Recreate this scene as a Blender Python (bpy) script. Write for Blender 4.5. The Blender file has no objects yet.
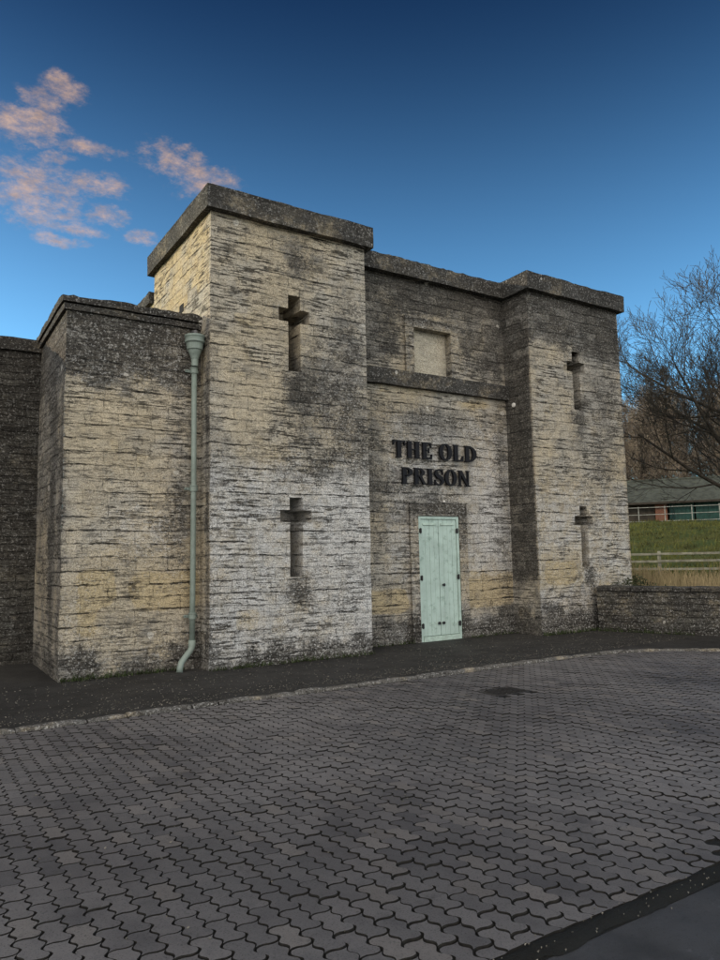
import bpy, math, random
from mathutils import Vector, Matrix, noise as mn
random.seed(7)
R = math.radians
scene = bpy.context.scene
COL = scene.collection

# ------------------------------------------------------------------ helpers
def link(o, parent=None):
    COL.objects.link(o)
    if parent is not None:
        o.parent = parent
        loc = parent.location.copy()
        pp = parent.parent
        if parent.type == 'EMPTY' and parent.get('base'):
            o.matrix_parent_inverse = Matrix.Translation(-loc)
    return o

def tag(o, label=None, cat=None, group=None, kind=None):
    if label: o['label'] = label
    if cat: o['category'] = cat
    if group: o['group'] = group
    if kind: o['kind'] = kind
    return o

def empty(name, loc, label=None, cat=None, group=None, base=True, parent=None):
    o = bpy.data.objects.new(name, None)
    o.empty_display_size = 0.3
    o.location = loc
    if base: o['base'] = 1
    COL.objects.link(o)
    if parent: o.parent = parent
    return tag(o, label, cat, group)

class MB:
    """collects geometry, built as one mesh object"""
    def __init__(s): s.v = []; s.f = []; s.c = []; s.smooth = False
    def quad(s, a, b, c, d):
        n = len(s.v); s.v += [tuple(a), tuple(b), tuple(c), tuple(d)]; s.f.append((n, n+1, n+2, n+3))
    def poly(s, pts):
        n = len(s.v); s.v += [tuple(p) for p in pts]; s.f.append(tuple(range(n, n+len(pts))))
    def box(s, x0, x1, y0, y1, z0, z1, bev=0.0, M=None):
        if x0 > x1: x0, x1 = x1, x0
        if y0 > y1: y0, y1 = y1, y0
        if z0 > z1: z0, z1 = z1, z0
        n = len(s.v)
        if bev <= 0:
            pts = [(x, y, z) for z in (z0, z1) for y in (y0, y1) for x in (x0, x1)]
            fs = [(0,2,3,1),(4,5,7,6),(0,1,5,4),(2,6,7,3),(0,4,6,2),(1,3,7,5)]
        else:
            pts = []; idx = {}
            for sx in (0, 1):
                for sy in (0, 1):
                    for sz in (0, 1):
                        X = (x0, x1)[sx]; Y = (y0, y1)[sy]; Z = (z0, z1)[sz]
                        bx = bev*(1-2*sx); by = bev*(1-2*sy); bz = bev*(1-2*sz)
                        idx[(sx,sy,sz)] = len(pts)
                        pts += [(X, Y+by, Z+bz), (X+bx, Y, Z+bz), (X+bx, Y+by, Z)]
            I = idx; fs = []
            for sx in (0,1):
                q = [I[(sx,0,0)], I[(sx,1,0)], I[(sx,1,1)], I[(sx,0,1)]]
                fs.append(tuple(q if sx else q[::-1]))
            for sy in (0,1):
                q = [I[(0,sy,0)]+1, I[(1,sy,0)]+1, I[(1,sy,1)]+1, I[(0,sy,1)]+1]
                fs.append(tuple(q[::-1] if sy else q))
            for sz in (0,1):
                q = [I[(0,0,sz)]+2, I[(1,0,sz)]+2, I[(1,1,sz)]+2, I[(0,1,sz)]+2]
                fs.append(tuple(q if sz else q[::-1]))
            for sx in (0,1):
                for sy in (0,1):
                    a, b = I[(sx,sy,0)], I[(sx,sy,1)]
                    fs.append((a, a+1, b+1, b))
                for sz in (0,1):
                    a, b = I[(sx,0,sz)], I[(sx,1,sz)]
                    fs.append((a, b, b+2, a+2))
            for sy in (0,1):
                for sz in (0,1):
                    a, b = I[(0,sy,sz)], I[(1,sy,sz)]
                    fs.append((a+1, b+1, b+2, a+2))
            for k in idx.values(): fs.append((k, k+1, k+2))
        if M is not None: pts = [tuple(M @ Vector(p)) for p in pts]
        s.v += pts; s.f += [tuple(n+i for i in f) for f in fs]
    def prism(s, poly, y0, y1, M=None):
        """poly of (x,z), extruded y0..y1"""
        n = len(s.v); k = len(poly)
        pts = [(x, y0, z) for x, z in poly] + [(x, y1, z) for x, z in poly]
        if M is not None: pts = [tuple(M @ Vector(p)) for p in pts]
        s.v += pts
        s.f.append(tuple(range(n, n+k))); s.f.append(tuple(range(n+2*k-1, n+k-1, -1)))
        for i in range(k):
            j = (i+1) % k
            s.f.append((n+j, n+i, n+k+i, n+k+j))
    def tube(s, pts, rads, n=6, caps=True):
        base = len(s.v); P = [Vector(p) for p in pts]
        up = Vector((0,0,1))
        prev = None
        for i, p in enumerate(P):
            t = (P[min(i+1, len(P)-1)] - P[max(i-1, 0)])
            if t.length < 1e-9: t = Vector((0,0,1))
            t.normalize()
            if prev is None:
                a = t.cross(Vector((1,0,0)) if abs(t.x) < .8 else Vector((0,1,0)))
            else:
                a = prev - t*prev.dot(t)
            a.normalize(); prev = a; b = t.cross(a)
            r = rads[i] if hasattr(rads, '__len__') else rads
            for k in range(n):
                an = 2*math.pi*k/n
                s.v.append(tuple(p + a*(math.cos(an)*r) + b*(math.sin(an)*r)))
        for i in range(len(P)-1):
            for k in range(n):
                a0 = base+i*n+k; a1 = base+i*n+(k+1) % n
                s.f.append((a0, a1, a1+n, a0+n))
        if caps:
            s.f.append(tuple(base+k for k in range(n))[::-1])
            s.f.append(tuple(base+(len(P)-1)*n+k for k in range(n)))
    def lathe(s, prof, cx, cy, n=24):
        base = len(s.v)
        for r, z in prof:
            for k in range(n):
                a = 2*math.pi*k/n
                s.v.append((cx+r*math.cos(a), cy+r*math.sin(a), z))
        for i in range(len(prof)-1):
            for k in range(n):
                a0 = base+i*n+k; a1 = base+i*n+(k+1) % n
                s.f.append((a0, a1, a1+n, a0+n))
        s.f.append(tuple(base+k for k in range(n))[::-1])
        s.f.append(tuple(base+(len(prof)-1)*n+k for k in range(n)))
    def build(s, name, mat, parent=None, paint=None, wob=0.0, smooth=False, wobscale=1.6):
        me = bpy.data.meshes.new(name)
        V = s.v
        if paint is not None:
            cols = [paint(*p) for p in V]
        if wob:
            out = []
            for p in V:
                q = Vector(p)
                d = mn.noise_vector(q*wobscale)*wob + mn.noise_vector(q*wobscale*5+Vector((9,3,1)))*wob*.45
                out.append(tuple(q+d))
            V = out
        me.from_pydata(V, [], s.f)
        if paint is not None:
            at = me.color_attributes.new('paint', 'FLOAT_COLOR', 'POINT')
            flat = []
            for c in cols: flat += [c[0], c[1], c[2], 1.0]
            at.data.foreach_set('color', flat)
        me.update()
        if smooth:
            me.polygons.foreach_set('use_smooth', [True]*len(me.polygons))
        me.materials.append(mat)
        o = bpy.data.objects.new(name, me)
        return link(o, parent)

def frange(a, b, step, extra=()):
    n = max(1, int(round((b-a)/step)))
    L = [a+(b-a)*i/n for i in range(n+1)]
    for e in extra:
        if a+1e-6 < e < b-1e-6:
            # snap nearest interior line
            i = min(range(1, len(L)-1), key=lambda k: abs(L[k]-e)) if len(L) > 2 else None
            if i is not None and abs(L[i]-e) < step*.5 and not any(abs(L[i]-q) < 1e-6 for q in extra): L[i] = e
            else: L.append(e)
    L = sorted(set(round(x, 5) for x in L))
    return L

def gridface(mb, axis, at, u0, u1, z0, z1, out, step=.06, holes=(), depth=.4):
    """vertical gridded sheet. axis 'x': runs along x at y=at; 'y': runs along y at x=at. out = outward sign. holes cut with reveals and a back."""
    eu = []; ez = []
    for h in holes: eu += [h[0], h[1]]; ez += [h[2], h[3]]
    U = frange(u0, u1, step, eu); Z = frange(z0, z1, step, ez)
    inh = lambda u, z: any(h[0] < u < h[1] and h[2] < z < h[3] for h in holes)
    def pt(u, z, d=0.0):
        return (u, at-out*d, z) if axis == 'x' else (at-out*d, u, z)
    nu, nz = len(U), len(Z); base = len(mb.v)
    for z in Z:
        for u in U: mb.v.append(pt(u, z))
    flip = (out < 0) if axis == 'x' else (out > 0)
    H = [[inh((U[i]+U[i+1])/2, (Z[j]+Z[j+1])/2) for i in range(nu-1)] for j in range(nz-1)]
    for j in range(nz-1):
        for i in range(nu-1):
            if not H[j][i]:
                q = (base+j*nu+i, base+j*nu+i+1, base+(j+1)*nu+i+1, base+(j+1)*nu+i)
                mb.f.append(q if flip else q[::-1])
            else:
                a, b, c, d = U[i], U[i+1], Z[j], Z[j+1]
                mb.quad(pt(a,c,depth), pt(b,c,depth), pt(b,d,depth), pt(a,d,depth))
                nb = lambda jj, ii: not (0 <= jj < nz-1 and 0 <= ii < nu-1 and H[jj][ii])
                for k in range(4):
                    d0 = depth*k/4; d1 = depth*(k+1)/4
                    if nb(j, i-1): mb.quad(pt(a,c,d0), pt(a,c,d1), pt(a,d,d1), pt(a,d,d0))
                    if nb(j, i+1): mb.quad(pt(b,c,d0), pt(b,d,d0), pt(b,d,d1), pt(b,c,d1))
                    if nb(j-1, i): mb.quad(pt(a,c,d0), pt(b,c,d0), pt(b,c,d1), pt(a,c,d1))
                    if nb(j+1, i): mb.quad(pt(a,d,d0), pt(a,d,d1), pt(b,d,d1), pt(b,d,d0))

# ------------------------------------------------------------------ node helpers
class NT:
    def __init__(s, nt): s.t = nt; s.n = nt.nodes; s.l = nt.links
    def add(s, typ, **kw):
        nd = s.n.new(typ)
        for k, v in kw.items(): setattr(nd, k, v)
        return nd
    def inp(s, sock, val):
        if val is None: return
        if isinstance(val, (int, float)): sock.default_value = val
        elif isinstance(val, (tuple, list)):
            v = tuple(val)
            if sock.type == 'RGBA' and len(v) == 3: v = v+(1,)
            sock.default_value = v
        else: s.l.new(val, sock)
    def math(s, op, a, b=None, c=None, clamp=False):
        nd = s.add('ShaderNodeMath', operation=op); nd.use_clamp = clamp
        for i, x in enumerate((a, b, c)):
            if x is not None: s.inp(nd.inputs[i], x)
        return nd.outputs[0]
    def vm(s, op, a, b=None, out=0):
        nd = s.add('ShaderNodeVectorMath', operation=op)
        s.inp(nd.inputs[0], a)
        if b is not None: s.inp(nd.inputs[1], b)
        return nd.outputs['Value'] if op in ('DOT_PRODUCT','LENGTH') else nd.outputs[0]
    def noise(s, vec, scale, detail=4, rough=.6, dist=0, col=False):
        nd = s.add('ShaderNodeTexNoise'); s.inp(nd.inputs['Vector'], vec)
        nd.inputs['Scale'].default_value = scale; nd.inputs['Detail'].default_value = detail
        nd.inputs['Roughness'].default_value = rough; nd.inputs['Distortion'].default_value = dist
        return nd.outputs['Color' if col else 'Fac']
    def step(s, x, a, b, lo=0.0, hi=1.0):
        nd = s.add('ShaderNodeMapRange', interpolation_type='SMOOTHSTEP')
        s.inp(nd.inputs[0], x); nd.inputs[1].default_value = a; nd.inputs[2].default_value = b
        nd.inputs[3].default_value = lo; nd.inputs[4].default_value = hi
        return nd.outputs[0]
    def mix(s, f, a, b, mode='MIX'):
        nd = s.add('ShaderNodeMix', data_type='RGBA', blend_type=mode)
        s.inp(nd.inputs[0], f); s.inp(nd.inputs[6], a); s.inp(nd.inputs[7], b)
        return nd.outputs[2]
    def scale(s, vec, v3):
        return s.vm('MULTIPLY', vec, v3)

def newmat(name):
    m = bpy.data.materials.new(name); m.use_nodes = True
    nt = NT(m.node_tree); b = m.node_tree.nodes['Principled BSDF']
    b.inputs['Specular IOR Level'].default_value = .3
    return m, nt, b

def bump(nt, b, h, strength=.6, dist=.01):
    nd = nt.add('ShaderNodeBump'); nd.inputs['Strength'].default_value = strength
    nd.inputs['Distance'].default_value = dist
    nt.inp(nd.inputs['Height'], h); nt.l.new(nd.outputs[0], b.inputs['Normal'])

def simple(name, col, rough=.6, nscale=8, var=.25, metal=0, spec=.3, bmp=.0, dirt=None):
    m, nt, b = newmat(name)
    g = nt.add('ShaderNodeNewGeometry').outputs['Position']
    n = nt.noise(g, nscale, 5, .65)
    f = nt.step(n, .3, .7)
    c = nt.mix(f, tuple(x*(1-var) for x in col), tuple(min(1, x*(1+var)) for x in col))
    if dirt:
        n2 = nt.step(nt.noise(g, nscale*2.3, 6, .75), .52, .66)
        c = nt.mix(nt.math('MULTIPLY', n2, .7), c, dirt)
    nt.inp(b.inputs['Base Color'], c)
    b.inputs['Roughness'].default_value = rough; b.inputs['Metallic'].default_value = metal
    b.inputs['Specular IOR Level'].default_value = spec
    if bmp: bump(nt, b, nt.noise(g, nscale*4, 5, .7), bmp, .01)
    return m

# ------------------------------------------------------------------ weathered ashlar
def stone_mat(name, tan=(.53,.46,.335), grey=(.47,.455,.41), course=.185, length=.46, joint=1.0, streak=1.0, rough_bump=1.0, rubble=False, gm=(.165,.165,.158), grime=((.024,.0245,.025), (.055,.049,.041))):
    m, nt, b = newmat(name)
    g = nt.add('ShaderNodeNewGeometry').outputs['Position']
    at = nt.add('ShaderNodeAttribute', attribute_name='paint').outputs['Color']
    sep = nt.add('ShaderNodeSeparateColor'); nt.inp(sep.inputs[0], at)
    dark, yel, pale = nt.math('MULTIPLY', sep.outputs[0], .80), sep.outputs[1], sep.outputs[2]
    sx = nt.add('ShaderNodeSeparateXYZ'); nt.inp(sx.inputs[0], g)
    u = nt.math('ADD', sx.outputs[0], sx.outputs[1]); v = sx.outputs[2]
    # wavy courses
    w1 = nt.math('MULTIPLY', nt.math('SUBTRACT', nt.noise(g, .9, 2, .5), .5), .10 if not rubble else .16)
    w2 = nt.math('MULTIPLY', nt.math('SUBTRACT', nt.noise(g, 7, 3, .6), .5), .030 if not rubble else .06)
    vv = nt.math('ADD', nt.math('ADD', v, w1), w2)
    uu = nt.math('ADD', u, nt.math('MULTIPLY', nt.math('SUBTRACT', nt.noise(g, 5, 2, .6), .5), .05))
    cb = nt.add('ShaderNodeCombineXYZ'); nt.inp(cb.inputs[0], uu); nt.inp(cb.inputs[1], vv)
    def brick(width, row, mortar, sm):
        bt = nt.add('ShaderNodeTexBrick'); nt.inp(bt.inputs['Vector'], cb.outputs[0])
        bt.offset = .43; bt.offset_frequency = 2; bt.squash = 1.35; bt.squash_frequency = 3
        bt.inputs['Color1'].default_value = (0,0,0,1); bt.inputs['Color2'].default_value = (1,1,1,1)
        bt.inputs['Mortar'].default_value = (.5,.5,.5,1)
        bt.inputs['Scale'].default_value = 1; bt.inputs['Mortar Size'].default_value = mortar
        bt.inputs['Mortar Smooth'].default_value = sm; bt.inputs['Bias'].default_value = 0
        bt.inputs['Brick Width'].default_value = width; bt.inputs['Row Height'].default_value = row
        return bt
    b1 = brick(length, course, .007 if not rubble else .014, .6)
    per = nt.add('ShaderNodeSeparateColor'); nt.inp(per.inputs[0], b1.outputs['Color'])
    per = per.outputs[0]; mort = b1.outputs['Fac']
    big = nt.step(nt.noise(g, .55, 4, .6), .35, .65)
    med = nt.noise(g, 3.2, 6, .7)
    fine = nt.noise(g, 34, 8, .82)
    fine2 = nt.noise(g, 85, 6, .8)
    col = nt.mix(big, tan, grey)
    col = nt.mix(nt.step(per, .15, .95, 0, .30), col, tuple(x*.62 for x in tan))
    col = nt.mix(1.0, col, nt.mix(1.0, (1,1,1), nt.step(per, 0, 1, .84, 1.10), 'MULTIPLY'), 'MULTIPLY')
    gr = nt.noise(g, 30, 3, .75); gr2 = nt.noise(nt.vm('ADD', g, (3.1,8.2,1.7)), 52, 3, .75)
    mid = nt.noise(g, 13, 4, .75)
    col = nt.mix(nt.step(med, .46, .72, 0, .55), col, tuple(x*.5 for x in grey))
    col = nt.mix(nt.math('MULTIPLY', nt.step(nt.noise(g, 1.7, 5, .7), .52, .62), .4), col, (.52,.44,.30))
    # iron yellow stones, in whole blocks; also sunlight tint painted on flank walls
    yb = nt.step(nt.math('ADD', yel, nt.math('MULTIPLY', nt.math('ADD', nt.math('MULTIPLY', per, .5), nt.noise(g, 3, 4, .6)), .45)), .62, .82)
    yb = nt.math('MULTIPLY', yb, nt.step(yel, .05, .3))
    col = nt.mix(nt.math('MULTIPLY', yb, .80), col, nt.mix(med, (.44,.345,.19), (.53,.45,.29)))
    # pale blue-white lime and lichen bloom
    pb = nt.step(nt.math('ADD', pale, nt.math('MULTIPLY', nt.math('SUBTRACT', nt.noise(g, 4.5, 6, .78), .5), 1.5)), .35, .95)
    col = nt.mix(nt.math('MULTIPLY', pb, .72), col, (.60,.62,.635))
    # horizontal weathering: eroded beds
    st = nt.scale(g, (1.6, 1.6, 17.0))
    sn = nt.noise(st, 1.5, 5, .62, .25)
    patch = nt.step(nt.noise(g, 1.1, 4, .65), .42, .60)
    sd = nt.math('MULTIPLY', nt.step(nt.math('ADD', sn, nt.math('MULTIPLY', nt.math('SUBTRACT', mid, .5), .35)), .53, .61), nt.math('ADD', .18, patch))
    sd = nt.math('MULTIPLY', sd, streak*.80, clamp=True)
    col = nt.mix(sd, col, (.060,.053,.042))
    st2 = nt.scale(g, (5.5, 5.5, 42.0))
    sn2 = nt.math('MULTIPLY', nt.step(nt.noise(st2, 1.4, 5, .7, .3), .57, .66), .65*streak)
    col = nt.mix(sn2, col, (.07,.062,.05))
    # joints: dark where open, mostly along beds
    jm = nt.math('MULTIPLY', nt.step(mort, .25, .8), nt.step(nt.noise(nt.scale(g,(2,2,7)), 2.2, 5, .75), .50, .60))
    col = nt.mix(nt.math('MULTIPLY', jm, .75*joint, clamp=True), col, (.045,.04,.033))
    fr = nt.math('FRACT', nt.math('DIVIDE', nt.math('ADD', vv, nt.math('MULTIPLY', nt.math('SUBTRACT', mid, .5), .05)), course))
    fd = nt.math('MINIMUM', fr, nt.math('SUBTRACT', 1.0, fr))
    bl = nt.math('MULTIPLY', nt.step(fd, .030, .095, 1, 0), nt.step(nt.noise(nt.scale(g, (1.5,1.5,6.5)), 1.7, 6, .75), .515, .575))
    col = nt.mix(nt.math('MULTIPLY', bl, .88*joint, clamp=True), col, (.028,.025,.021))
    # grime (painted stain map broken up by noise)
    dn = nt.math('ADD', dark, nt.math('MULTIPLY', nt.math('SUBTRACT', nt.noise(g, 2.6, 5, .7), .5), 1.1))
    dn = nt.math('ADD', dn, nt.math('MULTIPLY', nt.math('SUBTRACT', per, .5), nt.math('MULTIPLY', dark, .55)))
    dn = nt.math('ADD', dn, nt.math('MULTIPLY', nt.math('SUBTRACT', nt.noise(nt.scale(g, (1,1,2.2)), 7, 5, .75), .5), 1.3))
    dn = nt.math('ADD', dn, nt.math('MULTIPLY', nt.math('SUBTRACT', nt.noise(nt.scale(g, (1,1,1.7)), 21, 6, .85), .5), 3.1))
    col = nt.mix(nt.math('MULTIPLY', nt.step(nt.math('ADD', dark, nt.math('MULTIPLY', nt.math('SUBTRACT', med, .5), 1.5)), .26, .70), .66), col, gm)
    dk = nt.step(dn, .26, .84)
    dk = nt.math('MULTIPLY', dk, nt.step(fine, .38, .54, .55, 1))
    col = nt.mix(nt.math('MULTIPLY', dk, .96), col, nt.mix(med, *grime))
    # specks
    reg = nt.step(nt.noise(g, 1.9, 5, .7), .40, .60)
    amt = nt.math('ADD', nt.math('MULTIPLY', nt.math('ADD', dark, pale), .50), nt.math('MULTIPLY', reg, .35))
    sk = nt.step(gr2, .525, .60)
    col = nt.mix(nt.math('MULTIPLY', sk, nt.math('MULTIPLY', amt, .95), clamp=True), col, (.05,.045,.038))
    sp = nt.step(gr, .555, .62)
    spa = nt.math('ADD', nt.math('MULTIPLY', pale, .80), nt.math('ADD', nt.math('MULTIPLY', dark, .16), nt.math('MULTIPLY', reg, .14)))
    col = nt.mix(nt.math('MULTIPLY', sp, spa, clamp=True), col, (.60,.60,.58))
    # round lichen dots
    vo = nt.add('ShaderNodeTexVoronoi'); nt.inp(vo.inputs['Vector'], nt.vm('ADD', g, nt.scale(nt.noise(g, 9, 2, .5, 0, True), (.09,.09,.09)))); vo.inputs['Scale'].default_value = 2.6
    vs = nt.add('ShaderNodeSeparateColor'); nt.inp(vs.inputs[0], vo.outputs['Color'])
    dots = nt.math('MULTIPLY', nt.math('LESS_THAN', vo.outputs['Distance'], nt.math('MULTIPLY', vs.outputs[1], .14)), nt.math('GREATER_THAN', vs.outputs[0], .80))
    col = nt.mix(nt.math('MULTIPLY', dots, .6), col, (.66,.64,.58))
    cv = nt.step(nt.noise(g, 75, 4, .8), .40, .60, .62, 1.28)
    col = nt.mix(1.0, col, nt.mix(1.0, (1,1,1), cv, 'MULTIPLY'), 'MULTIPLY')
    nt.inp(b.inputs['Base Color'], col)
    b.inputs['Roughness'].default_value = .93; b.inputs['Specular IOR Level'].default_value = .15
    h = nt.math('ADD', nt.math('MULTIPLY', med, 1.0), nt.math('MULTIPLY', fine, .45))
    h = nt.math('SUBTRACT', h, nt.math('MULTIPLY', sd, .9))
    h = nt.math('SUBTRACT', h, nt.math('MULTIPLY', bl, 1.1*joint))
    h = nt.math('SUBTRACT', h, nt.math('MULTIPLY', sn2, .5))
    h = nt.math('SUBTRACT', h, nt.math('MULTIPLY', mort, .8*joint))
    h = nt.math('ADD', h, nt.math('MULTIPLY', per, .5 if not rubble else 1.1))
    bump(nt, b, h, .95, .022*rough_bump)
    return m

M_stone = stone_mat('weathered limestone ashlar')
M_cap = stone_mat('blackened coping stone', tan=(.12,.11,.09), grey=(.09,.09,.086), course=.9, length=1.15, streak=.4, joint=.0, gm=(.060,.060,.058), grime=((.018,.018,.019),(.036,.034,.030)))
M_rubble = stone_mat('dark rubble walling', tan=(.17,.155,.12), grey=(.14,.142,.132), course=.12, length=.30, streak=.9, joint=1.0, rough_bump=1.8, rubble=True, gm=(.085,.086,.082))
M_panel = stone_mat('pale render panel', streak=.25, joint=0, rough_bump=.4, tan=(.50,.46,.36), grey=(.47,.45,.38))

# ------------------------------------------------------------------ paint maps
def sstep(a, b, x):
    t = (x-a)/(b-a); t = 0 if t < 0 else 1 if t > 1 else t
    return t*t*(3-2*t)
def blob(u, z, cu, cz, ru, rz):
    d = ((u-cu)/ru)**2 + ((z-cz)/rz)**2
    return math.exp(-d*1.3)
def box_(u, z, a, b, c, d, s=.15):
    return sstep(a-s, a+s, u)*(1-sstep(b-s, b+s, u))*sstep(c-s, c+s, z)*(1-sstep(d-s, d+s, z))
def nz(u, z, s, seed=0.0):
    return mn.fractal(Vector((u*s, z*s, seed)), .6, 2.0, 4)
clampf = lambda x: 0 if x < 0 else 1 if x > 1 else x
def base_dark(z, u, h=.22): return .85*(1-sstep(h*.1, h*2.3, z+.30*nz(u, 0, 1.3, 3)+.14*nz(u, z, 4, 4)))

XA0, XA1, YA, YC, XB0, XB1, YB = 3.74, 6.51, 9.94, 10.67, 10.40, 13.17, 9.94
ZU, ZC = 6.88, 7.26
LX0, LY, LYB, LZ = 1.80, 10.35, 12.53, 5.32

def paint_A(x, y, z):
    n = nz(x+y, z, 1.3)
    side = x < XA0+.05 and y > YA+.05
    if side:
        d = .30*(1-sstep(4.9, 5.5, z)) + .5*blob(y, z, YA+.1, 2.5, .12, 9) + base_dark(z, y)
        yl = .42*sstep(5.3, 6.0, z)  # sunlight painted in: warmer yellow on the upper flank
        return (clampf(d), clampf(yl), .15 if z < 3 else 0)
    d = .22 + .06*n
    d += .55*blob(x, z, 5.25, 6.35, .35, .45) + .42*blob(x, z, 6.15, 5.4, .35, .8)
    d += .50*blob(x, z, 5.75, 4.3, .75, 1.0) + .55*blob(x, z, 5.2, 4.25, .33, .55) + .35*blob(x, z, 6.35, 3.4, .3, 1.2)
    d += .30*blob(x, z, 5.5, 3.2, .9, .5) + .7*blob(x, z, 5.22, 1.12, .28, .28) + .3*blob(x, z, 5.15, 2.75, .7, .25)
    d += .5*blob(x, z, XA0, 3.0, .12, 3.5)*.7
    d -= .28*blob(x, z, 4.2, 4.6, .6, 1.6)
    d -= .22*sstep(1.1, 1.9, z)*(1-sstep(2.6, 3.0, z))
    d += base_dark(z, x, .24)
    p = .72*(1-sstep(2.6, 3.8, z+.3*n)) + .30*blob(x, z, 6.0, 4.0, .6, .9) + .2*sstep(5.2, 6.2, x)*(1-sstep(5.0, 6.0, z))
    yl = .9*box_(x, z, 4.15, 4.5, .58, .86, .05) + .85*box_(x, z, 5.5, 6.2, .42, .72, .09) + .30*blob(x, z, 4.2, 4.9, .5, 1.3)
    return (clampf(d), clampf(yl), clampf(p))
def paint_C(x, y, z):
    n = nz(x, z, 1.3, 5)
    d = .36
    d += .42*sstep(5.0, 5.5, z+.2*n) + .25*sstep(6.2, 6.8, z)
    d -= .30*box_(x, z, 7.8, 9.2, 5.0, 6.2, .2) 
    d += .40*blob(x, z, 8.4, 4.1, 1.0, .32) + .35*blob(x, z, 7.1, 3.2, .35, 1.6) + .30*blob(x, z, 10.2, 3.0, .18, 3.0)
    d += .28*blob(x, z, 8.0, 2.75, 1.1, .35) + .35*blob(x, z, 8.5, 2.5, .7, .2)
    d -= .45*blob(x, z, 8.7, 4.62, 2.2, .16)
    d -= .30*blob(x, z, 9.8, 2.2, .4, 1.4)
    d += base_dark(z, x, .32)
    p = .62*(1-sstep(4.0, 4.7, z))*(.55+.45*sstep(7.1, 7.5, x)) - .35*blob(x, z, 7.0, 3, .4, 2) + .35*blob(x, z, 9.9, 2.4, .5, 1.0) - .5*box_(x, z, 6.5, 10.5, .5, 1.15, .2)
    yl = .95*box_(x, z, 6.5, 7.8, .60, .98, .16) + .95*box_(x, z, 9.05, 10.4, .62, 1.28, .18) + .5*blob(x, z, 9.6, 4.6, .8, .18) + .4*blob(x, z, 7.3, 4.6, .6, .16)
    return (clampf(d), clampf(yl), clampf(p))
def paint_B(x, y, z):
    n = nz(x+y, z, 1.3, 8)
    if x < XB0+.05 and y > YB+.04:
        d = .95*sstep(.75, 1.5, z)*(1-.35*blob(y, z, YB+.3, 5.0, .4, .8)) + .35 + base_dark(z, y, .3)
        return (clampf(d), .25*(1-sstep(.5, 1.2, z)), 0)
    if x > XB1-.05: return (.55, .1, .2)
    d = .26 + .75*sstep(5.6, 6.4, z+.25*n+.25*(x-11)*.4)
    d += .45*blob(x, z, 12.6, 5.0, .6, .9) + .25*blob(x, z, 12.4, 3.6, .9, .8) + .5*blob(x, z, 11.75, 4.35, .25, .4)
    d += .6*blob(x, z, 11.85, 1.1, .22, .3) - .22*blob(x, z, 10.9, 4.2, .45, 1.6) - .2*blob(x, z, 11.0, 1.8, .5, .8)
    d += .15*sstep(5.6, 6.0, z) + base_dark(z, x, .40)
    p = .15 + .5*(1-sstep(2.4, 3.8, z+.3*n)) - .3*box_(x, z, 10.4, 11.6, .9, 1.6, .2)
    yl = .85*box_(x, z, 10.55, 11.45, 1.0, 1.45, .12) + .55*box_(x, z, 11.8, 12.6, .75, 1.05, .1) + .3*blob(x, z, 10.8, 4.6, .4, 1.2)
    return (clampf(d), clampf(yl), clampf(p))
def paint_L(x, y, z):
    n = nz(x+y, z, 1.4, 12)
    if x < LX0+.05 and y > LY+.05:
        d = .62 + .5*sstep(4.0, 4.6, z) + .6*blob(y, z, LY+.75, 2.2, .22, 2.2) + .2*blob(y, z, LY+.1, 2.5, .12, 3) - .2*blob(y, z, LY+1.6, .8, 1.2, .6) + base_dark(z, y, .18)
        return (clampf(d), .1, .25)
    d = .14 + 1.05*sstep(3.95, 4.55, z+.22*n) 
    d += .40*blob(x, z, 3.35, 2.0, .35, 1.0) + .35*blob(x, z, 3.45, 3.2, .2, 1.2) + .30*blob(x, z, 2.8, .72, .6, .2)
    d += .45*blob(x, z, LX0, 2.4, .08, 3) + base_dark(z, x, .20) + .3*(1-sstep(.2, .8, z))
    p = .70*box_(x, z, 2.3, 3.7, 1.6, 2.5, .75) + .35*sstep(3.6, 4.4, z) + .3*blob(x, z, 2.0, 1.0, .3, .7) + .3*(1-sstep(.3,.8,z))
    yl = .95*box_(x, z, 2.75, 3.7, .92, 1.42, .15) + .95*box_(x, z, 2.02, 2.5, 1.0, 1.5, .12) + .6*box_(x, z, 2.0, 2.3, .6, 1.0, .1) + .30*blob(x, z, 2.7, 3.3, .8, .7)
    return (clampf(d), clampf(yl), clampf(p))
def paint_cap(x, y, z):
    return (.74+.3*nz(x+y, z, 1.5, 20), .0, .12+.3*max(0, nz(x+y, z, 2.0, 24)))
def paint_string(x, y, z): return (.66+.2*nz(x, z, 2, 30), .1, .15)

# ------------------------------------------------------------------ the gatehouse
gh = empty('prison_gatehouse', (8.4, 11.5, 0), 'weathered limestone gatehouse with two square towers, flat black coping and a pale green door', 'building')

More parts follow.
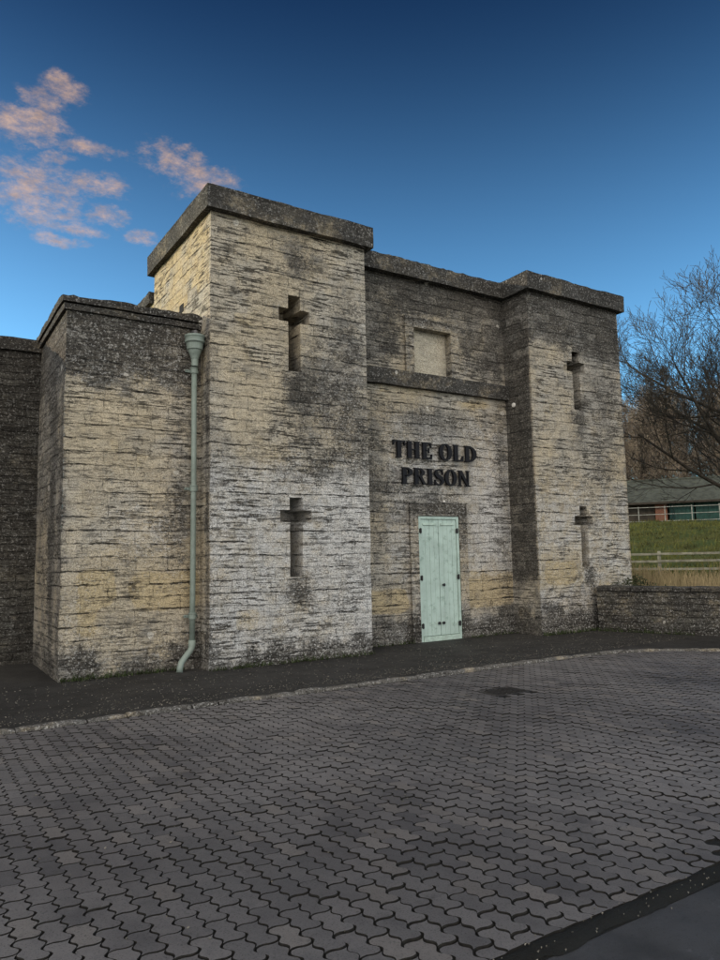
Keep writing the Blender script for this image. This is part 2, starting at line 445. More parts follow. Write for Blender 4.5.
def coping(name, x0, x1, y0, y1, z0, z1, parent, step=.12, chip=.02, seed=0.0):
    mb = MB()
    ins = .0
    gridface(mb, 'x', y0, x0, x1, z0, z1, -1, step*.6)
    gridface(mb, 'x', y1, x0, x1, z0, z1, 1, step)
    gridface(mb, 'y', x0, y0, y1, z0, z1, -1, step*.6)
    gridface(mb, 'y', x1, y0, y1, z0, z1, 1, step)
    for zz, s in ((z1, 1), (z0, -1)):
        U = frange(x0, x1, step*.6 if s > 0 else step); W = frange(y0, y1, step)
        for i in range(len(U)-1):
            for j in range(len(W)-1):
                q = [(U[i],W[j],zz),(U[i+1],W[j],zz),(U[i+1],W[j+1],zz),(U[i],W[j+1],zz)]
                mb.quad(*(q if s > 0 else q[::-1]))
    # weathered top edge
    nv = []
    for p in mb.v:
        x, y, z = p
        if abs(z-z1) < 1e-4:
            k = nz(x*1.0+seed, y, 1.4, seed)*.5 + nz(x, y, 5.0, seed+4)*.35
            z += chip*k*1.3 - chip*.3 + random.Random(int((x+y*1.0)/.93)*7+int(seed*10)).uniform(-.6,.6)*chip
            edge = min(abs(x-x0), abs(x-x1), abs(y-y0), abs(y-y1))
            if edge < .02: z -= .012 + chip*.9*max(0, nz(x, y, 3.0, seed+9))
        nv.append((x, y, z))
    mb.v = nv
    return mb.build(name, M_cap, parent, paint_cap, wob=.010)

def tower(x0, x1, y0, yb, z1, holes, paint, parent):
    mb = MB()
    gridface(mb, 'x', y0, x0, x1, -.1, z1, -1, .055, holes, .62)
    gridface(mb, 'y', x0, y0, yb, -.1, z1, -1, .07)
    gridface(mb, 'y', x1, y0, yb, -.1, z1, 1, .07)
    gridface(mb, 'x', yb, x0, x1, -.1, z1, 1, .3)
    return mb.build('tower', M_stone, parent, paint, wob=.009)

def loop_holes(cx):
    return [(cx-.11, cx+.11, 4.55, 5.80), (cx-.275, cx+.275, 5.355, 5.575),
            (cx-.11, cx+.11, 1.32, 2.55), (cx-.275, cx+.275, 2.165, 2.355)]
tA = tower(XA0, XA1, YA, 12.83, ZU, loop_holes(5.145), paint_A, gh)
tA['label'] = 'nearer tower with tan flank, two cross shaped arrow slits'
coping('coping', XA0-.10, XA1+.11, YA-.13, 12.95, ZU, ZC, tA, chip=.008, seed=1.5)
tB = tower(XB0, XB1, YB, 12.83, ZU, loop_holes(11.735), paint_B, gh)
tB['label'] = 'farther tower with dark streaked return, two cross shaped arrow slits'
coping('coping', XB0-.11, XB1+.11, YB-.13, 12.95, ZU, ZC-.01, tB, chip=.022, seed=6.2)

# central wall (front plane and main body behind)
mb = MB()
NX0, NX1, NZ0, NZ1 = 8.05, 8.95, 5.05, 5.95
DX0, DX1, DZ1 = 8.03, 9.00, 2.34
SX0, SX1, SZ1 = 7.84, 9.20, 2.58
gridface(mb, 'x', YC, XA1, XB0, -.1, ZU, -1, .055, [(NX0-.04, NX1+.04, NZ0-.02, NZ1+.04), (DX0-.02, DX1+.02, -.1, DZ1+.02)], .16)
cw = mb.build('central_wall', M_stone, gh, paint_C, wob=.008)
coping('coping', XA1+.005, XB0-.005, YC-.15, 12.5, ZU+.005, ZC-.02, cw, chip=.03, seed=3.3)
# body behind the towers
mb = MB()
gridface(mb, 'y', XA0+.02, 12.83, 19, -.1, 6.38, -1, .2)
gridface(mb, 'y', XB1-.02, 12.83, 19, -.1, 6.38, 1, .4)
gridface(mb, 'x', 19, XA0+.02, XB1-.02, -.1, 6.38, 1, .5)
mb.quad((XA0+.02, 12.5, 6.36), (XB1-.02, 12.5, 6.36), (XB1-.02, 19, 6.36), (XA0+.02, 19, 6.36))
bd = mb.build('rear_block', M_stone, gh, lambda x, y, z: (.2, .75, 0), wob=.006)  # golden sunlight painted in as an even yellow tint
coping('coping', XA0-.06, XA0+.34, 12.96, 19.1, 6.38, 6.62, bd, step=.2, chip=.015, seed=8)
coping('coping', XB1-.34, XB1+.06, 12.96, 19.1, 6.38, 6.62, bd, step=.3, chip=.015, seed=9)

# string course
mb = MB()
gridface(mb, 'x', YC-.11, XA1+.004, XB0-.004, 4.75, 5.045, -1, .05)
U = frange(XA1+.004, XB0-.004, .05)
for i in range(len(U)-1):
    mb.quad((U[i],YC-.11,4.75),(U[i],YC,4.75),(U[i+1],YC,4.75),(U[i+1],YC-.11,4.75))
    mb.quad((U[i],YC-.11,5.045),(U[i+1],YC-.11,5.045),(U[i+1],YC,5.06),(U[i],YC,5.06))
mb.build('string_course', M_cap, gh, paint_string, wob=.010)

# blind window
def ring(name, mat, parent, x0, x1, z0, z1, ix0, ix1, iz1, y0, y1, paint, iz0=None):
    mb = MB()
    def slab(a, b, c, d, jl=True):
        gridface(mb, 'x', y0, a, b, c, d, -1, .06)
        gridface(mb, 'y', a, y0, y1, c, d, -1, .06)
        gridface(mb, 'y', b, y0, y1, c, d, 1, .06)
        mb.quad((a,y0,d),(b,y0,d),(b,y1,d),(a,y1,d)); mb.quad((a,y0,c),(a,y1,c),(b,y1,c),(b,y0,c))
    slab(x0, ix0, z0, iz1); slab(ix1, x1, z0, iz1); slab(x0, x1, iz1+.003, z1)
    return mb.build(name, mat, parent, paint, wob=.003)
bw = MB()
gridface(bw, 'x', YC+.125, NX0-.03, NX1+.03, NZ0-.01, NZ1+.03, -1, .05)
bwo = bw.build('blind_window', M_panel, gh, lambda x, y, z: (.10+.5*blob(x, z, 8.5, 6.0, .6, .12), .15, .25), wob=.004)
ring('window_surround', M_stone, bwo, 7.85, 9.15, NZ0, 6.15, NX0, NX1, NZ1, YC-.045, YC+.12, lambda x, y, z: (.50+.4*sstep(5.95, 6.1, z), .2, .35))

# door
M_mint = simple('pale green door paint', (.40,.52,.475), .5, 3.5, .10, spec=.4, dirt=(.21,.30,.255))
M_mintd = simple('chalky green ledge paint', (.42,.54,.48), .5, 9, .2, dirt=(.25,.38,.32))
M_iron = simple('black ironwork', (.02,.02,.022), .45, 20, .3)
dr = MB()
fw = .055
dr.box(DX0, DX0+fw, YC-.035, YC+.06, .03, DZ1, .004)
dr.box(DX1-fw, DX1, YC-.035, YC+.06, .03, DZ1, .004)
dr.box(DX0+fw+.001, DX1-fw-.001, YC-.033, YC+.06, DZ1-fw, DZ1, .004)
door = dr.build('door_frame', M_mint, gh)
door['label'] = 'pale green door frame and its tall double door'
cxm = (DX0+DX1)/2
for (a, b) in ((DX0+fw+.004, cxm-.003), (cxm+.003, DX1-fw-.004)):
    lf = MB(); nb = 4
    for i in range(nb):
        p0 = a+(b-a)*i/nb; p1 = a+(b-a)*(i+1)/nb
        lf.box(p0+.0015, p1-.0015, YC-.012-random.random()*.003, YC+.03, .14, DZ1-fw-.004, .0035)
    lo = lf.build('door_leaf', M_mint, door)
    k = MB()
    k.box(a+.05, b-.05, YC-.032, YC-.013, DZ1-.17, DZ1-.125, .006)
    k.build('ledge', M_mintd, lo)
    k = MB()
    k.box(a, b, YC-.045, YC+.02, .035, .132, .008)
    k.build('kick_board', M_mintd, lo)
    left = a < cxm-.1
    for z in (.33, 1.20, 2.07):
        h = MB(); hx = a-.012 if left else b+.012
        h.tube([(hx, YC-.045, z-.05), (hx, YC-.045, z+.05)], .013, 8)
        h.box(hx-.030, hx+.030, YC-.041, YC-.032, z-.04, z+.04, .002)
        h.build('hinge', M_iron, lo)
    h = MB(); hx = cxm+(-.05 if left else .05)
    h.tube([(hx, YC-.013, .36), (hx, YC-.05, .36)], [.024, .028], 12)
    h.build('bolt', M_iron, lo)
    if not left:
        h = MB(); h.tube([(cxm+.07, YC-.013, 1.06), (cxm+.07, YC-.035, 1.06), (cxm+.07, YC-.06, 1.06)], [.016, .016, .03], 14)
        h.build('door_knob', M_iron, lo)
ring('door_surround', M_stone, gh, SX0, SX1, -.1, SZ1, DX0-.004, DX1+.004, DZ1+.004, YC-.05, YC+.05,
     lambda x, y, z: (clampf(.42+.5*sstep(2.2, 2.45, z)+.3*blob(x, z, 9.1, 2.0, .15, .6)+base_dark(z, x, .3)), .1, .4))
th = MB(); th.box(DX0-.06, DX1+.06, YC-.11, YC+.1, -.02, .035, .01)
th.build('threshold', M_stone, gh, lambda x, y, z: (.7, 0, .2))

# flanking block (left)
lbm = MB()
gridface(lbm, 'x', LY, LX0, XA0, -.1, LZ-.2, -1, .055)
gridface(lbm, 'y', LX0, LY, LYB, -.1, LZ-.2, -1, .07)
lb = lbm.build('flanking_block', M_stone, gh, paint_L, wob=.012)
coping('coping', LX0-.045, XA0-.003, LY-.045, LYB+.1, LZ-.20, LZ-.10, lb, chip=.004, seed=12)
coping('coping', LX0-.07, XA0-.003, LY-.075, LYB+.1, LZ-.095, LZ+.02, lb, chip=.025, seed=14)

# rainwater pipe
M_pipe = simple('grey green pipe paint', (.20,.25,.225), .5, 6, .15, spec=.4, dirt=(.17,.22,.19))
px, py = 3.60, 10.235
p = MB()
p.tube([(px,py,4.62),(px,py,3.0),(px-.006,py,1.2),(px-.012,py,.42)], .040, 16)
pipe = p.build('downpipe', M_pipe, gh, smooth=True)
h = MB()
h.lathe([(.05,4.50),(.052,4.60),(.062,4.63),(.070,4.66),(.088,4.70),(.100,4.74),(.118,4.752),(.122,4.80),(.126,4.84),(.150,4.86),(.150,4.895),(.140,4.90),(.146,4.93),(.155,4.94),(.155,4.965),(.135,4.965),(.125,4.90)], px-.01, py-.05, 28)
h.build('hopper_head', M_pipe, pipe)
h = MB(); h.tube([(px, LY+.02, 5.06), (px, py-.05, 5.03), (px, py-.06, 4.93)], .035, 12)
h.build('outlet', simple('lead outlet', (.10,.10,.105), .6), pipe, smooth=True)
for z in (4.44, 2.66, .80):
    c = MB()
    c.lathe([(.042,z-.045),(.054,z-.04),(.054,z+.03),(.060,z+.035),(.060,z+.05),(.042,z+.052)], px-(.0 if z > 1.5 else .008), py, 18)
    c.box(px-.12, px+.085, py+.045, py+.060, z-.02, z+.022, .004)
    for s in (-.10, .07):
        c.tube([(px+s, py+.045, z), (px+s, LY, z)], .010, 6)
    c.build('bracket', M_pipe, pipe)
s = MB(); s.tube([(px-.012,py,.46),(px-.014,py,.38),(px-.03,py-.01,.33),(px-.14,py-.05,.22),(px-.19,py-.07,.17),(px-.215,py-.08,.10),(px-.22,py-.085,.035)], [.052,.052,.044,.044,.044,.044,.046], 14)
s.build('shoe', M_pipe, pipe, smooth=True)

# black box standing for the shade inside a small opening in the flank
s = MB(); s.box(XA0-.006, XA0+.05, 11.17, 11.36, 5.68, 5.82)
s.build('slot_shade', simple('slot shade black', (.012,.011,.01), .9), tA)
# white fittings
M_white = simple('white plastic fitting', (.75,.74,.70), .4, 10, .05)
f = MB(); f.lathe([(.02,-.02),(.024,-.01),(.022,.004),(.01,.01)], 0, 0, 14)
fo = f.build('door_light', M_white, gh); fo.matrix_parent_inverse = Matrix.Identity(4)
fo.location = (8.64-8.4, YC-.065-11.5, 2.625); fo.rotation_euler = (R(90), 0, 0)
fo['label'] = 'tiny round white fitting above the green door'
f = MB(); f.lathe([(.042,-.02),(.048,.0),(.044,.012),(.02,.018)], 0, 0, 16)
fo = f.build('wall_vent', M_white, gh); fo.matrix_parent_inverse = Matrix.Identity(4)
fo.location = (XB0-.02-8.4, 10.42-11.5, 4.62); fo.rotation_euler = (0, R(-90), 0)
fo['label'] = 'small round white disc on the dark tower return'

# ------------------------------------------------------------------ lettering
def arc(cx, cz, rx, rz, a0, a1, n=14):
    return [(cx+rx*math.cos(R(a0+(a1-a0)*i/n)), cz+rz*math.sin(R(a0+(a1-a0)*i/n))) for i in range(n+1)]
def band(o, i):  # strip polygons between outer and inner arcs
    return [[o[k], o[k+1], i[k+1], i[k]] for k in range(len(o)-1)]
def rect(a, b, c, d): return [(a,c),(b,c),(b,d),(a,d)]
def serif(cx, hw, z, up):  # bracketed slab serif
    s = 1 if up else -1
    P = [(cx-hw, z), (cx+hw, z), (cx+hw, z+s*.035), (cx+hw*.55, z+s*.07), (cx-hw*.55, z+s*.07), (cx-hw, z+s*.035)]
    return P if up else P[::-1]
def stem(x, w=.25, z0=0, z1=1, hw=.19, s=(True, True)):
    o = [rect(x-w/2, x+w/2, z0, z1)]
    if s[0]: o.append(serif(x, hw, z0, True))
    if s[1]: o.append(serif(x, hw, z1, False))
    return o
def bowl(x0, x1, z0, z1, tw=.25, th=.085):
    zc = (z0+z1)/2; rz = (z1-z0)/2
    o = arc(x0, zc, x1-x0, rz, -90, 90, 16); i = arc(x0, zc, x1-x0-tw, rz-th, -90, 90, 16)
    return band(o, i)
def oval(cx, rx):
    o = arc(cx, .5, rx, .52, 0, 360, 32); i = arc(cx, .5, rx-.25, .435, 0, 360, 32)
    return band(o, i)
def S_():
    pts = []; N = 26
    ctr = [(.60,.80),(.53,.93),(.36,.965),(.20,.90),(.155,.75),(.22,.62),(.36,.53),(.50,.44),(.58,.31),(.54,.13),(.38,.035),(.20,.07),(.08,.22)]
    wid = [.04,.08,.085,.12,.18,.22,.24,.23,.20,.14,.09,.08,.04]
    def cr(a, b, c, d, t): return .5*((2*b)+(-a+c)*t+(2*a-5*b+4*c-d)*t*t+(-a+3*b-3*c+d)*t**3)
    C_ = []; W_ = []
    for k in range(len(ctr)-1):
        q = [ctr[max(0,k-1)], ctr[k], ctr[k+1], ctr[min(len(ctr)-1,k+2)]]
        w = [wid[max(0,k-1)], wid[k], wid[k+1], wid[min(len(ctr)-1,k+2)]]
        for t in (0,.25,.5,.75):
            C_.append((cr(*[a[0] for a in q], t), cr(*[a[1] for a in q], t))); W_.append(cr(*w, t))
    C_.append(ctr[-1]); W_.append(wid[-1])
    L_ = []; R_ = []
    for k in range(len(C_)):
        a = C_[max(0,k-1)]; b = C_[min(len(C_)-1,k+1)]
        dx, dz = b[0]-a[0], b[1]-a[1]; l = math.hypot(dx, dz)
        nx, nzz = -dz/l, dx/l
        L_.append((C_[k][0]+nx*W_[k]/2, C_[k][1]+nzz*W_[k]/2)); R_.append((C_[k][0]-nx*W_[k]/2, C_[k][1]-nzz*W_[k]/2))
    o = band(L_, R_)
    o.append([(.57,.66),(.63,.66),(.63,1.0),(.58,1.0)]); o.append([(.06,0),(.11,0),(.12,.34),(.06,.34)])
    return o
LET = {
 'T': (.78, stem(.39, hw=.18, s=(True, False)) + [rect(.02, .76, .905, 1), [(.02,.70),(.055,.70),(.12,.935),(.02,.935)], [(.76,.70),(.76,.935),(.66,.935),(.725,.70)]]),
 'H': (.92, stem(.22) + stem(.70) + [rect(.22, .70, .47, .54)]),
 'E': (.76, stem(.22) + [rect(.22, .66, .905, 1), rect(.22, .68, 0, .095), rect(.22, .50, .475, .54), rect(.47, .51, .36, .66), [(.66,.70),(.66,.935),(.56,.935),(.625,.70)], [(.70,.30),(.665,.30),(.58,.065),(.68,.065)]]),
 'O': (.90, oval(.45, .43)),
 'L': (.74, stem(.22) + [rect(.22, .68, 0, .095), [(.71,.34),(.67,.34),(.56,.065),(.70,.065)]]),
 'D': (.88, stem(.22) + bowl(.30, .86, 0, 1, .25, .085) + [rect(.06,.32,.935,1), rect(.06,.32,0,.065)]),
 'P': (.76, stem(.22) + bowl(.34, .75, .44, 1, .23, .085) + [rect(.2,.36,.94,1), rect(.2,.36,.44,.50)]),
 'R': (.88, stem(.22) + bowl(.34, .77, .46, 1, .23, .085) + [rect(.2,.36,.94,1), rect(.2,.36,.46,.52), [(.38,.50),(.58,.50),(.80,.06),(.90,.0),(.66,.0)]]),
 'I': (.44, stem(.22)),
 'S': (.70, S_()),
 'N': (.92, stem(.17, .10, hw=.15) + stem(.75, .10, hw=.15) + [[(.06,1),(.32,1),(.80,.0),(.68,.0),(.10,.94)]]),
}
M_sign = simple('black raised lettering', (.008,.008,.011), .6, 30, .3, spec=.2)
sign = empty('wall_sign', (8.48, YC-.05, 2.93), 'raised black serif capitals reading THE OLD PRISON above the green door', 'sign')
def word_line(text, x0, x1, z0, h):
    ws = []; tr = .045
    for i, ch in enumerate(text): ws.append(.34 if ch == ' ' else LET[ch][0]+tr)
    tot = sum(ws)-tr; sc = (x1-x0)/tot
    x = x0
    for ch, w in zip(text, ws):
        if ch != ' ':
            mb = MB()
            for k, pl in enumerate(LET[ch][1]):
                ps = [(x+a*sc, z0+c*h) for a, c in pl]
                # orient consistently
                ar = sum(ps[i][0]*ps[(i+1)%len(ps)][1]-ps[(i+1)%len(ps)][0]*ps[i][1] for i in range(len(ps)))
                if ar < 0: ps = ps[::-1]
                mb.prism(ps, YC-.075-.0006*(k % 5), YC-.035+.0006*(k % 5))
            for (a) in (.22, ):
                mb.tube([(x+w*sc*.4, YC-.05, z0+h*.5), (x+w*sc*.4, YC+.005, z0+h*.5)], .006, 6)
            mb.build('letter', M_sign, sign)
        x += w*sc
word_line('THE OLD', 7.48, 9.50, 3.415, .315)
word_line('PRISON', 7.655, 9.31, 2.93, .305)

# ------------------------------------------------------------------ boundary wall on the left
mb = MB()
gridface(mb, 'x', 12.56, -26, LX0+.02, -.1, 5.05, -1, .14)
gridface(mb, 'x', 13.05, -26, LX0+.02, -.1, 5.05, 1, .6)
W = empty('boundary_wall', (-8, 12.8, 0), 'tall black stained rubble wall running off left of the gatehouse', 'wall')
def paint_W(x, y, z): return (clampf(.88+.3*sstep(3.9, 4.8, z)+.2*nz(x, z, 1.2, 40)-.25*blob(x, z, 1.0, 1.2, 1.5, .8)), .0, .12)
mb.build('masonry', M_rubble, W, paint_W, wob=.03)
coping('coping', -26, LX0+.01, 12.5, 13.1, 5.05, 5.27, W, step=.25, chip=.04, seed=17)

# low wall on the right
def rubble_strip(mb, pts, z0, z1, th, step=.1):
    for i in range(len(pts)-1):
        a = Vector((*pts[i], 0)); b = Vector((*pts[i+1], 0)); d = (b-a); L = d.length; d.normalize(); nrm = Vector((d.y, -d.x, 0))
        n = int(L/step); m = int((z1-z0)/step)
        for s in (-.5, .5):
            for k in range(n):
                for j in range(m):
                    q = []
                    for (kk, jj) in ((k,j),(k+1,j),(k+1,j+1),(k,j+1)):
                        p = a+d*(L*kk/n)+nrm*(th*s); q.append((p.x, p.y, z0+(z1-z0)*jj/m))
                    mb.quad(*(q if s > 0 else q[::-1]))
        for e, p0 in ((0, a), (1, b)):
            q = [p0-nrm*th/2, p0+nrm*th/2]
            mb.quad((q[0].x,q[0].y,z0),(q[1].x,q[1].y,z0),(q[1].x,q[1].y,z1),(q[0].x,q[0].y,z1))
lw = empty('low_wall', (12.5, 8.5, 0), 'low mossy rubble wall with dark coping right of the far tower', 'wall')
LWP = [(12.02, 9.86), (12.62, 8.2), (13.9, 4.7), (14.9, 1.5), (15.4, -3)]
mb = MB(); rubble_strip(mb, LWP, -.1, .83, .38, .09)
mb.build('masonry', M_rubble, lw, lambda x, y, z: (clampf(.66+.35*nz(y, z, 2, 50)+.4*(1-sstep(.1, .35, z))), .0, .30), wob=.022)
rc = random.Random(5)
for i in range(len(LWP)-1):
    a = Vector((*LWP[i], 0)); b = Vector((*LWP[i+1], 0)); L = (b-a).length; ang = math.atan2(b.y-a.y, b.x-a.x)
    t = 0
    while t < L-.1:
        l = min(rc.uniform(.45, .8), L-t)
        mb = MB()
        Mx = Matrix.Translation(a+(b-a)*((t+l/2)/L)+Vector((0,0,.875+rc.uniform(-.008,.008)))) @ Matrix.Rotation(ang+rc.uniform(-.015,.015), 4, 'Z')
        mb.box(-l/2+.006, l/2-.006, -.225, .225, -.045, .05, .018, M=Mx)
        mb.build('coping_stone', M_cap, lw, lambda x, y, z: (.85, 0, .1), wob=.008)
        t += l

# ------------------------------------------------------------------ ground
def gprof(s):
    P = [(-2000,-.12),(15.2,-.12),(16.6,.25),(20,.42),(25.3,.62),(34,1.15),(40,1.9),(48,3.0),(55,3.62),(70,3.75),(100,5.5),(200,9),(900,14)]
    for (a, za), (b, zb) in zip(P, P[1:]):
        if s <= b: 
            t = (s-a)/(b-a); return za+(zb-za)*t
    return P[-1][1]
HD = (.826, .564)
def gz(x, y):
    s = x*HD[0]+y*HD[1]
    z = .25*gprof(s-.4)+.5*gprof(s)+.25*gprof(s+.4)
    # only the bank beyond the low wall rises
    return z
def gnd_mat():
    m, nt, b = newmat('rough turf')
    g = nt.add('ShaderNodeNewGeometry').outputs['Position']
    n1 = nt.step(nt.noise(g, .35, 5, .7), .35, .65); n2 = nt.noise(g, 2.2, 8, .8)
    c = nt.mix(n1, (.044,.072,.012), (.092,.098,.022))
    c = nt.mix(nt.step(n2, .5, .66), c, (.15,.135,.045))
    c = nt.mix(nt.step(nt.noise(g, 1.2, 7, .75), .52, .62, 0, .6), c, (.028,.055,.008))
    nt.inp(b.inputs['Base Color'], c); b.inputs['Roughness'].default_value = .95
    bump(nt, b, nt.noise(g, 5, 8, .8), 1, .15)
    return m
M_turf = gnd_mat()
mb = MB()
def axis_lines(a, b, near0, near1, fine, coarse):
    L = []; x = a
    while x < b:
        L.append(x); x += fine if near0 <= x < near1 else coarse
    L.append(b); return L
GX = axis_lines(-600, 900, -40, 80, 1.0, 40); GY = axis_lines(-600, 900, -40, 80, 1.0, 40)
idx = {}
for j, y in enumerate(GY):
    for i, x in enumerate(GX):
        z = gz(x, y)
        s = x*HD[0]+y*HD[1]
        if s > 20: z += .18*nz(x, y, .25, 60)*min(1, (s-20)/10)
        mb.v.append((x, y, z))
nx = len(GX)
for j in range(len(GY)-1):
    for i in range(nx-1): mb.f.append((j*nx+i, j*nx+i+1, (j+1)*nx+i+1, (j+1)*nx+i))
tag(mb.build('ground', M_turf, smooth=True), kind='structure')

M_paver_far = simple('distant charcoal paving', (.10,.10,.105), .8, 12, .3)
def tarmac(name, base, spk, rough=.85, scale=70, blotch=(.5,.5,.5), bstr=1.0, spn=.62):
    m, nt, b = newmat(name)
    g = nt.add('ShaderNodeNewGeometry').outputs['Position']
    c = nt.mix(nt.step(nt.noise(g, 1.3, 6, .7), .35, .68), base, tuple(x*.55 for x in base))
    c = nt.mix(nt.step(nt.noise(g, scale, 4, .8), spn, spn+.08, 0, .8), c, spk)
    c = nt.mix(nt.step(nt.noise(g, scale*.5, 4, .8), .55, .7, 0, .7), c, tuple(x*.3 for x in base))
    c = nt.mix(nt.step(nt.noise(nt.scale(g,(1,2.4,1)), 5.5, 8, .8), .60, .68, 0, .55), c, tuple(x*2.2 for x in base))
    nt.inp(b.inputs['Base Color'], c)
    nt.inp(b.inputs['Roughness'], nt.step(nt.noise(g, 2.5, 4, .6), .3, .7, rough-.18, rough+.05))
    bump(nt, b, nt.noise(g, scale*.8, 5, .8), bstr, .012)
    return m
M_pave = tarmac('old dark tarmac pavement', (.038,.037,.035), (.15,.147,.14), .85, 60, spn=.60)
M_road = tarmac('asphalt', (.062,.064,.070), (.13,.13,.135), .8, 110, bstr=.6)
M_soil = tarmac('black silt and moss', (.014,.014,.012), (.06,.06,.05), .97, 60)

# kerb line: straight along the front, curving round the corner on the right
KL = [(-28,7.80),(0,7.80),(6,7.81),(8.6,7.80),(9.4,7.74),(10.0,7.60),(10.5,7.36),(10.9,7.02),(11.2,6.6),(11.45,6.0),(11.8,4.9),(12.4,3.0),(13.2,.5),(14,-3)]
def kpos(i): return KL[i]
# sheets: road (lowest), forecourt bed, pavement
def sheet(name, pts, z, mat, sub=None):
    mb = MB(); mb.poly([(x, y, z) for x, y in pts]); return tag(mb.build(name, mat), kind='structure')
sheet('road', [(-28,-40),(30,-40),(16,-3.2),(-28,-3.2)], -.025, M_road)
sheet('road', [(-28,-3.2),(14.2,-3.2),(12.45,2.2),(-28,2.2)], -.012, M_road)
bed_pts = [(x, y) for x, y in KL if y > 2.2]+[(12.62, 2.2)]
mb = MB()
def fz(x, y): return .010*nz(x, y, .55, 90)+.004*nz(x, y, 2.2, 91)
def kx_at(y):  # kerb x at given y on the right
    for (a, b_) in zip(KL[3:], KL[4:]):
        if b_[1] <= y <= a[1]: return a[0]+(b_[0]-a[0])*(y-a[1])/(b_[1]-a[1])
    return 13
BY = frange(2.2, 7.80, .16)
for y in BY:
    xe = kx_at(min(y, 7.79)) if y < 7.79 else 8.8
    for i in range(121):
        x = -6+(xe+6)*i/120
        mb.v.append((x, y, (fz(x, y)-.0045) if y > 2.34 else -.012))
for j in range(len(BY)-1):
    for i in range(120):
        a = j*121+i; mb.f.append((a, a+1, a+122, a+121))
tag(mb.build('forecourt_bed', M_soil, smooth=True), kind='structure')
sheet('forecourt_bed', [(-28,2.2),(-6.02,2.2),(-6.02,7.8),(-28,7.8)], -.006, M_paver_far)

# pavement with gentle undulation
mb = MB()
PW = 60
back = [(-28,12.6),(1.9,12.6),(3.0,11.5),(8,11.5),(11.5,11.5),(12.1,10.2),(12.3,9.6),(12.5,9.0),(12.7,8.5),(12.9,8.0),(13.0,7.6),(13.5,6.4),(14.2,4.5),(15.3,0)]
def lerp(a, b, t): return a+(b-a)*t
def resample(P, n):
    d = [0]
    for a, b in zip(P, P[1:]): d.append(d[-1]+math.hypot(b[0]-a[0], b[1]-a[1]))
    out = []
    for i in range(n+1):
        s = d[-1]*i/n; k = 0
        while k < len(P)-2 and d[k+1] < s: k += 1
        t = (s-d[k])/(d[k+1]-d[k]); out.append((lerp(P[k][0],P[k+1][0],t), lerp(P[k][1],P[k+1][1],t)))
    return out
kk = []; bb = []
for k in range(len(KL)-1):
    n = max(1, int(math.hypot(KL[k+1][0]-KL[k][0], KL[k+1][1]-KL[k][1])/.25))
    for i in range(n):
        t = i/n
        kk.append((lerp(KL[k][0],KL[k+1][0],t), lerp(KL[k][1],KL[k+1][1],t)))
        bb.append((lerp(back[k][0],back[k+1][0],t), lerp(back[k][1],back[k+1][1],t)))
kk.append(KL[-1]); bb.append(back[-1])
NR = 22
for i, (a, b_) in enumerate(zip(kk, bb)):
    for j in range(NR+1):
        t = j/NR; x = lerp(a[0], b_[0], t); y = lerp(a[1], b_[1], t)
        z = .028+.012*nz(x, y, 1.2, 70)+.02*t
        if j == 0: z = .022
        mb.v.append((x, y+.04*(1-t), z))
for i in range(len(kk)-1):
    for j in range(NR):
        q = (i*(NR+1)+j, (i+1)*(NR+1)+j, (i+1)*(NR+1)+j+1, i*(NR+1)+j+1); mb.f.append(q)
tag(mb.build('pavement', M_pave, smooth=True), kind='structure')

# kerb stones
M_kerb = stone_mat('worn kerb stone', tan=(.16,.15,.13), grey=(.15,.147,.14), course=3, length=9, streak=.3, joint=0)
mb = MB(); rk = random.Random(11)
cum = [0]
for a, b_ in zip(KL, KL[1:]): cum.append(cum[-1]+math.hypot(b_[0]-a[0], b_[1]-a[1]))
def along(s):
    k = 0
    while k < len(KL)-2 and cum[k+1] < s: k += 1
    t = (s-cum[k])/(cum[k+1]-cum[k]); a, b_ = KL[k], KL[k+1]
    return Vector((lerp(a[0],b_[0],t), lerp(a[1],b_[1],t), 0)), math.atan2(b_[1]-a[1], b_[0]-a[0])
s_ = 20
while s_ < cum[-1]-1:
    l = rk.uniform(.28, .72); p0, a0 = along(s_+l/2)
    Mx = Matrix.Translation(p0+Vector((0,.0,rk.uniform(-.008,.006)))) @ Matrix.Rotation(a0+rk.uniform(-.02,.02), 4, 'Z') @ Matrix.Rotation(rk.uniform(-.05,.05), 4, 'X')
    w = rk.uniform(.050,.066)
    n_ = max(2, int(l/.07))
    # subdivided rounded bar for chipped look
    prof = [(-w,-.09),(-w,.022),(-w+.014,.040),(0,.046),(w-.016,.040),(w,.024),(w,-.09)]
    base = len(mb.v)
    for i in range(n_+1):
        xx = -l/2+.008+(l-.016)*i/n_
        for (yy, zz) in prof:
            q = Vector((xx, yy, zz))
            e = .010 if i in (0, n_) else 0
            d = mn.noise_vector((q+p0*3)*7)*.010
            q = q+d; q.z -= e if zz > 0 else 0
            mb.v.append(tuple(Mx @ q))
    m_ = len(prof)
    for i in range(n_):
        for j in range(m_-1):
            a_ = base+i*m_+j; mb.f.append((a_, a_+1, a_+m_+1, a_+m_)[::-1])
    mb.f.append(tuple(base+j for j in range(m_))[::-1]); mb.f.append(tuple(base+n_*m_+j for j in range(m_)))
    s_ += l
tag(mb.build('kerb', M_kerb, None, lambda x, y, z: (.60+.5*nz(x, y, 1.5, 77), 0, .35)), kind='structure')

